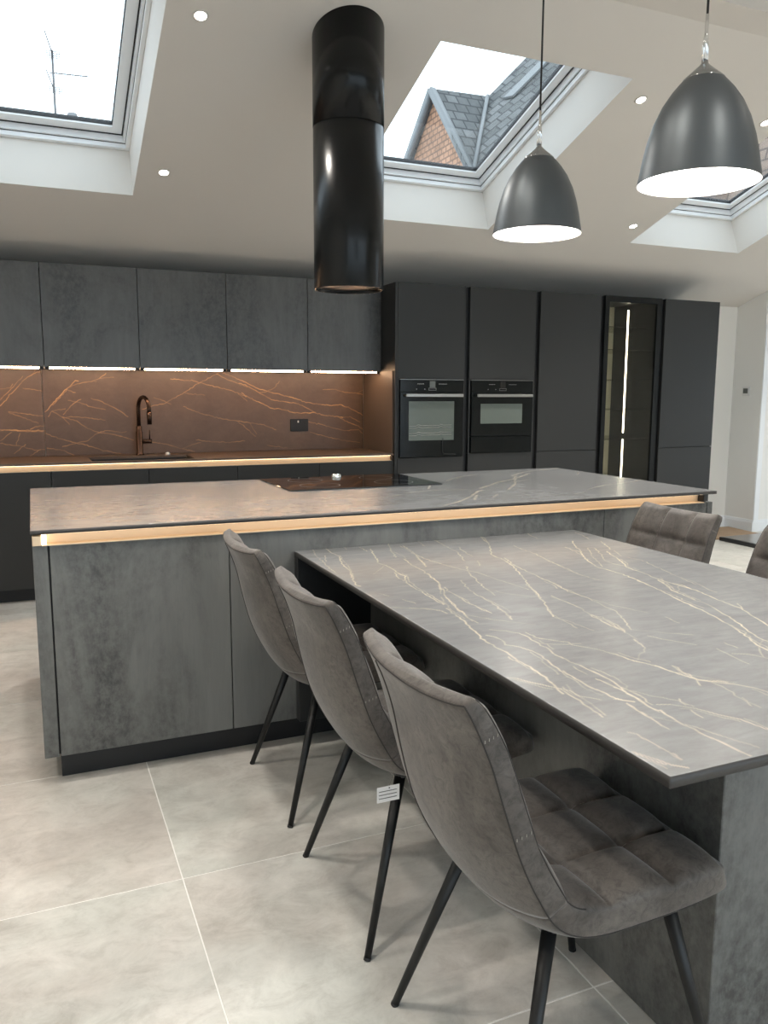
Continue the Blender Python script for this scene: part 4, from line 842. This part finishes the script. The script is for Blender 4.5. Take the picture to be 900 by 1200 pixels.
# ================================================================== PENDANTS
def make_pendant(name, x, y, zr, k, label):
    t = thing(name, label, 'pendant lamp', (x, y, zr), 0, 'grey pendant lamps over the table'); R_ = .1425*k; H = .268*k
    pr = [(1.0, 0), (.99, .04), (.968, .10), (.93, .22), (.865, .37), (.775, .52), (.65, .66), (.51, .77), (.40, .838), (.333, .875)]; outer = [(R_*a, H*b) for a, b in pr]; inner = [(max(R_*a-.0025, .002), H*b-.001) for a, b in pr[::-1]]; inner[-1] = (R_-.0028, .0006); inner[0] = (max(inner[0][0]-.004, .002), inner[0][1])
    bm = bmesh.new(); add_lathe(bm, outer, (x, y, zr), 72); link('shade', bm, 'pendant_grey', t, smooth=True)
    bm = bmesh.new(); r = add_lathe(bm, [(.01, H*.86)]+inner+[(R_, 0)], (x, y, zr), 72); bm.faces.new(r[0]); link('inner_reflector', bm, 'pendant_inside', t, smooth=True)
    bm = bmesh.new(); r = add_lathe(bm, [(.337*R_, .872*H), (.338*R_, .880*H), (.22*R_, .935*H), (.10*R_, .99*H), (.055*R_, 1.015*H), (.05*R_, 1.04*H)], (x, y, zr), 48); bm.faces.new(r[-1]); link('cap', bm, 'cap_metal', t, smooth=True)
    tube('stem', [(x, y, zr+H*1.0), (x, y, zr+H*1.42)], [.0052, .0042], 'chrome', t, 14)
    bm = bmesh.new(); add_tube(bm, [(x-.007, y, zr+H*1.03), (x-.006, y, zr+H*1.18), (x-.002, y, zr+H*1.26)], .0028, 8); add_tube(bm, [(x+.007, y, zr+H*1.03), (x+.006, y, zr+H*1.18), (x+.002, y, zr+H*1.26)], .0028, 8); link('cable_grip', bm, 'chrome', t, smooth=True)
    tube('cable', [(x, y, zr+H*1.42), (x, y, 3.40)], .0031, 'cable_black', t, 10)
    bm = bmesh.new(); r = add_lathe(bm, [(.05, 3.4095), (.05, 3.395), (.02, 3.38), (.005, 3.379)], (x, y, 0), 32); bm.faces.new(r[-1]); link('ceiling_rose', bm, 'chrome', t, smooth=True)
    bm = bmesh.new(); bmesh.ops.create_uvsphere(bm, u_segments=20, v_segments=12, radius=.032*k, matrix=Matrix.Translation((x, y, zr+H*.42))); link('bulb', bm, 'bulb', t, smooth=True)
    l = bpy.data.lights.new('bulb_light', 'POINT'); l.energy = PENDANT_W; l.color = (1, .95, .88); l.shadow_soft_size = .06
    o = bpy.data.objects.new('bulb_light', l); COL.objects.link(o); o.parent = t; o.location = (0, 0, H*.22)
make_pendant('pendant_lamp', 1.57, -.588, 1.891, 1.0, 'dark grey bell-shaped pendant lamp on a black cable, the left and farther one')
make_pendant('pendant_lamp', 1.57, -1.290, 1.893, 1.02, 'dark grey bell-shaped pendant lamp on a black cable, the right and nearer one')

# ================================================================== DOWNLIGHTS
def downlight(x, y, slope, label, vis=True):
    p = cpt(x, y, 0) if slope else Vector((x, y, 3.41)); n = CN if slope else Vector((0, 0, 1)); q = n.to_track_quat('Z', 'Y')
    t = thing('downlight', label, 'downlight', p, 0, 'recessed ceiling downlights'); M = q.to_matrix().to_4x4()
    bm = bmesh.new(); add_lathe(bm, [(.027, -.0005), (.038, -.0005), (.037, -.003), (.027, -.004)], (0, 0, 0), 28, True); bm.transform(M); link('bezel', bm, 'paint', t, world=False, smooth=True)
    bm = bmesh.new(); r = add_lathe(bm, [(.0265, -.002), (.001, -.002)], (0, 0, 0), 24); bm.transform(M); link('lens', bm, 'downlight', t, world=False)
    l = bpy.data.lights.new('downlight_beam', 'SPOT'); l.energy = SPOT_W; l.color = (1, .93, .84); l.spot_size = math.radians(112); l.spot_blend = .55; l.shadow_soft_size = .07
    o = bpy.data.objects.new('downlight_beam', l); COL.objects.link(o); o.parent = t; o.location = -n*.012; o.rotation_mode = 'QUATERNION'; o.rotation_quaternion = q
downlight(.83, 1.066, True, 'recessed ceiling downlight at the top left, right of the left skylight')
downlight(.823, 2.234, True, 'recessed ceiling downlight below and right of the left skylight, nearer the wall cabinets')
downlight(3.37, 1.085, True, 'recessed ceiling downlight between the two pendant lamps, right of the middle skylight')
downlight(3.37, 2.25, True, 'recessed ceiling downlight hidden behind the left pendant lamp')
downlight(4.346, 2.272, True, 'recessed ceiling downlight beside the lower left corner of the right skylight')
downlight(6.25, 1.087, True, 'added unseen fill light in the sloping ceiling over the floor right of the island')  # unseen lamp added to brighten the right side of the room
downlight(7.6, 1.087, True, 'added unseen fill light at the far right of the sloping ceiling')  # another added lamp out of view, for the dark right wall
downlight(6.25, 2.25, True, 'added unseen fill light in the sloping ceiling in front of the white wall')  # added out of view to lift the white wall
downlight(4.358, 1.087, True, 'recessed ceiling downlight at the right edge, right of the near pendant lamp')
for k, (x, y) in enumerate(((.2, -.4), (.2, -1.3), (1.0, -4.3), (-1.1, -.4), (-1.1, -2.0), (1.57, -2.7), (3.37, -.25), (3.37, -1.5), (3.37, -2.8), (5.2, -1.0), (6.7, .0), (6.7, -2.4))):  # unseen lamps, added to brighten the floor and soften chair shadows
    downlight(x, y, False, 'added unseen fill light in the flat ceiling over the dining end')

# ================================================================== THINGS ON THE FLOOR AT THE BACK RIGHT
t = tag(poly_slab('cardboard_sheet', [(5.86, 2.83, .012), (6.60, 2.83, .012), (6.655, 3.33, .012), (5.90, 3.36, .012)], .011, 'cardboard'), 'flat sheet of brown cardboard on the floor by the baseboard', 'cardboard')
t = thing('framed_panel', 'flat grey glossy panel with black edge lying on the floor beside the cardboard', 'panel', (6.4, 2.55, 0))
box('frame', 5.98, 6.80, 2.33, 2.80, 0, .035, 'black_metal', t, .004); box('face', 6.0, 6.78, 2.35, 2.78, .0352, .038, 'steel', t, 0)

# ================================================================== OUTSIDE, SEEN THROUGH THE SKYLIGHTS
t = thing('neighbour_house', 'neighbouring house with grey tiled roofs and a gabled dormer, seen through the middle skylight', 'house', (11, 14, -.3))
RF = [(10.435, 14.973, 8.398), (12.371, 15.49, 10.234), (13.393, 13.506, 9.907), (11.089, 10.53, 6.365), (9.103, 10.443, 4.736), (8.946, 13.072, 6.122)]
poly_slab('main_roof', RF, .12, 'roof_tile', t)
poly_slab('dormer_roof', [(8.9, 14.975, 8.365), (10.47, 15.04, 8.43), (8.98, 13.02, 6.14), (8.83, 12.945, 6.05)], .08, 'roof_tile', t)
poly_slab('dormer_roof', [(8.9, 14.975, 8.365), (10.47, 15.04, 8.43), (10.4, 16.9, 6.6), (8.85, 17.0, 6.45)], .08, 'roof_tile', t)
bm = bmesh.new(); g = [(9.05, 14.97, 8.25), (9.05, 16.7, 6.6), (9.05, 16.7, -.3), (9.05, 13.15, -.3), (9.05, 13.15, 6.2)]
a = [bm.verts.new(p) for p in g]; b = [bm.verts.new((p[0]+.25, p[1], p[2])) for p in g]; bm.faces.new(a); bm.faces.new(b[::-1])
for i in range(5): j = (i+1) % 5; bm.faces.new((a[i], b[i], b[j], a[j]))
link('gable_wall', bm, 'tile_hung_orange', t)
tube('barge_board', [(8.93, 14.975, 8.33), (8.93, 13.0, 6.03)], .10, 'pvc_grey_outside', t, 4); tube('barge_board', [(8.93, 14.975, 8.33), (8.93, 16.95, 6.50)], .10, 'pvc_grey_outside', t, 4)
tube('valley', [(10.35, 14.85, 8.36), (9.0, 13.03, 6.17)], .05, 'pvc_grey_outside', t, 6)
tube('fascia', [(8.96, 13.35, 6.22), (10.9, 12.6, 6.95)], .03, 'pvc_grey_outside', t, 6)
poly_slab('roof_light', [(10.52, 14.40, 8.16), (11.64, 14.66, 9.20), (11.80, 14.48, 9.22), (10.66, 14.20, 8.17)], -.05, 'pvc_grey_outside', t)
t2 = thing('neighbour_roof', 'brown tiled roof of the next house, seen through the right skylight', 'roof', (13, 7, -.3))
poly_slab('roof_slope', [(12.4, 1.0, 2.4), (12.4, 11.3, 2.4), (14.2, 11.3, 9.6), (14.2, 1.0, 9.6)], .2, 'roof_tile_brown', t2)
bm = bmesh.new(); add_box(bm, 12.7, 13.0, 1.2, 11.1, -.3, 2.5); link('wall', bm, 'tile_hung_orange', t2)
# aerials on a mast, left skylight
t = thing('aerial_mast', 'thin aerial mast with two grid aerials, seen through the left skylight', 'aerial', (.52, 9, 3.0))
tube('mast', [(.522, 9, 4.6), (.518, 9, 5.72)], .014, 'antenna_metal', t, 8)
def grid(x0, x1, z0, z1, y, name):
    bm = bmesh.new()
    for k in range(4): zz = z0+(z1-z0)*k/3; add_tube(bm, [(x0, y, zz), (x1, y, zz)], .0045, 5)
    for k in range(5): xx = x0+(x1-x0)*k/4; add_tube(bm, [(xx, y, z0), (xx, y, z1)], .0035, 5)
    link(name, bm, 'antenna_metal', t)
grid(.452, .608, 5.62, 5.70, 8.98, 'reflector'); grid(.468, .62, 5.20, 5.27, 8.98, 'reflector')
for pts_, r_ in (([(.435, 8.8, 5.86), (.52, 9, 5.68)], .007), ([(.432, 8.8, 5.40), (.51, 9, 5.27)], .007), ([(.47, 9, 5.443), (.941, 9, 5.462)], .007)): tube('boom', pts_, r_, 'antenna_metal', t, 6)
bm = bmesh.new()
for k in range(12): xx = .56+k*.033; add_tube(bm, [(xx, 8.93, 5.447+.019*k/12), (xx, 9.07, 5.447+.019*k/12)], .003, 4)
link('elements', bm, 'antenna_metal', t)
tag(box('chimney_stack', .36, .84, 8.85, 9.2, -.3, 4.6, 'tile_hung_orange', bev=.01), 'brick chimney stack under the aerial mast', 'chimney')
tag(box('chimney_pot', .665, .785, 8.95, 9.07, 4.6, 4.985, 'lead', bev=.02), 'short grey chimney pot right of the aerial mast', 'chimney pot')

for o in bpy.data.objects:
    if o.name.split('.')[0] in ('stitching', 'socket_holes', 'control_marks', 'tag_print', 'elements', 'cable_grip', 'grease_filter', 'zone_marks', 'piping'): o['kind'] = 'stuff'
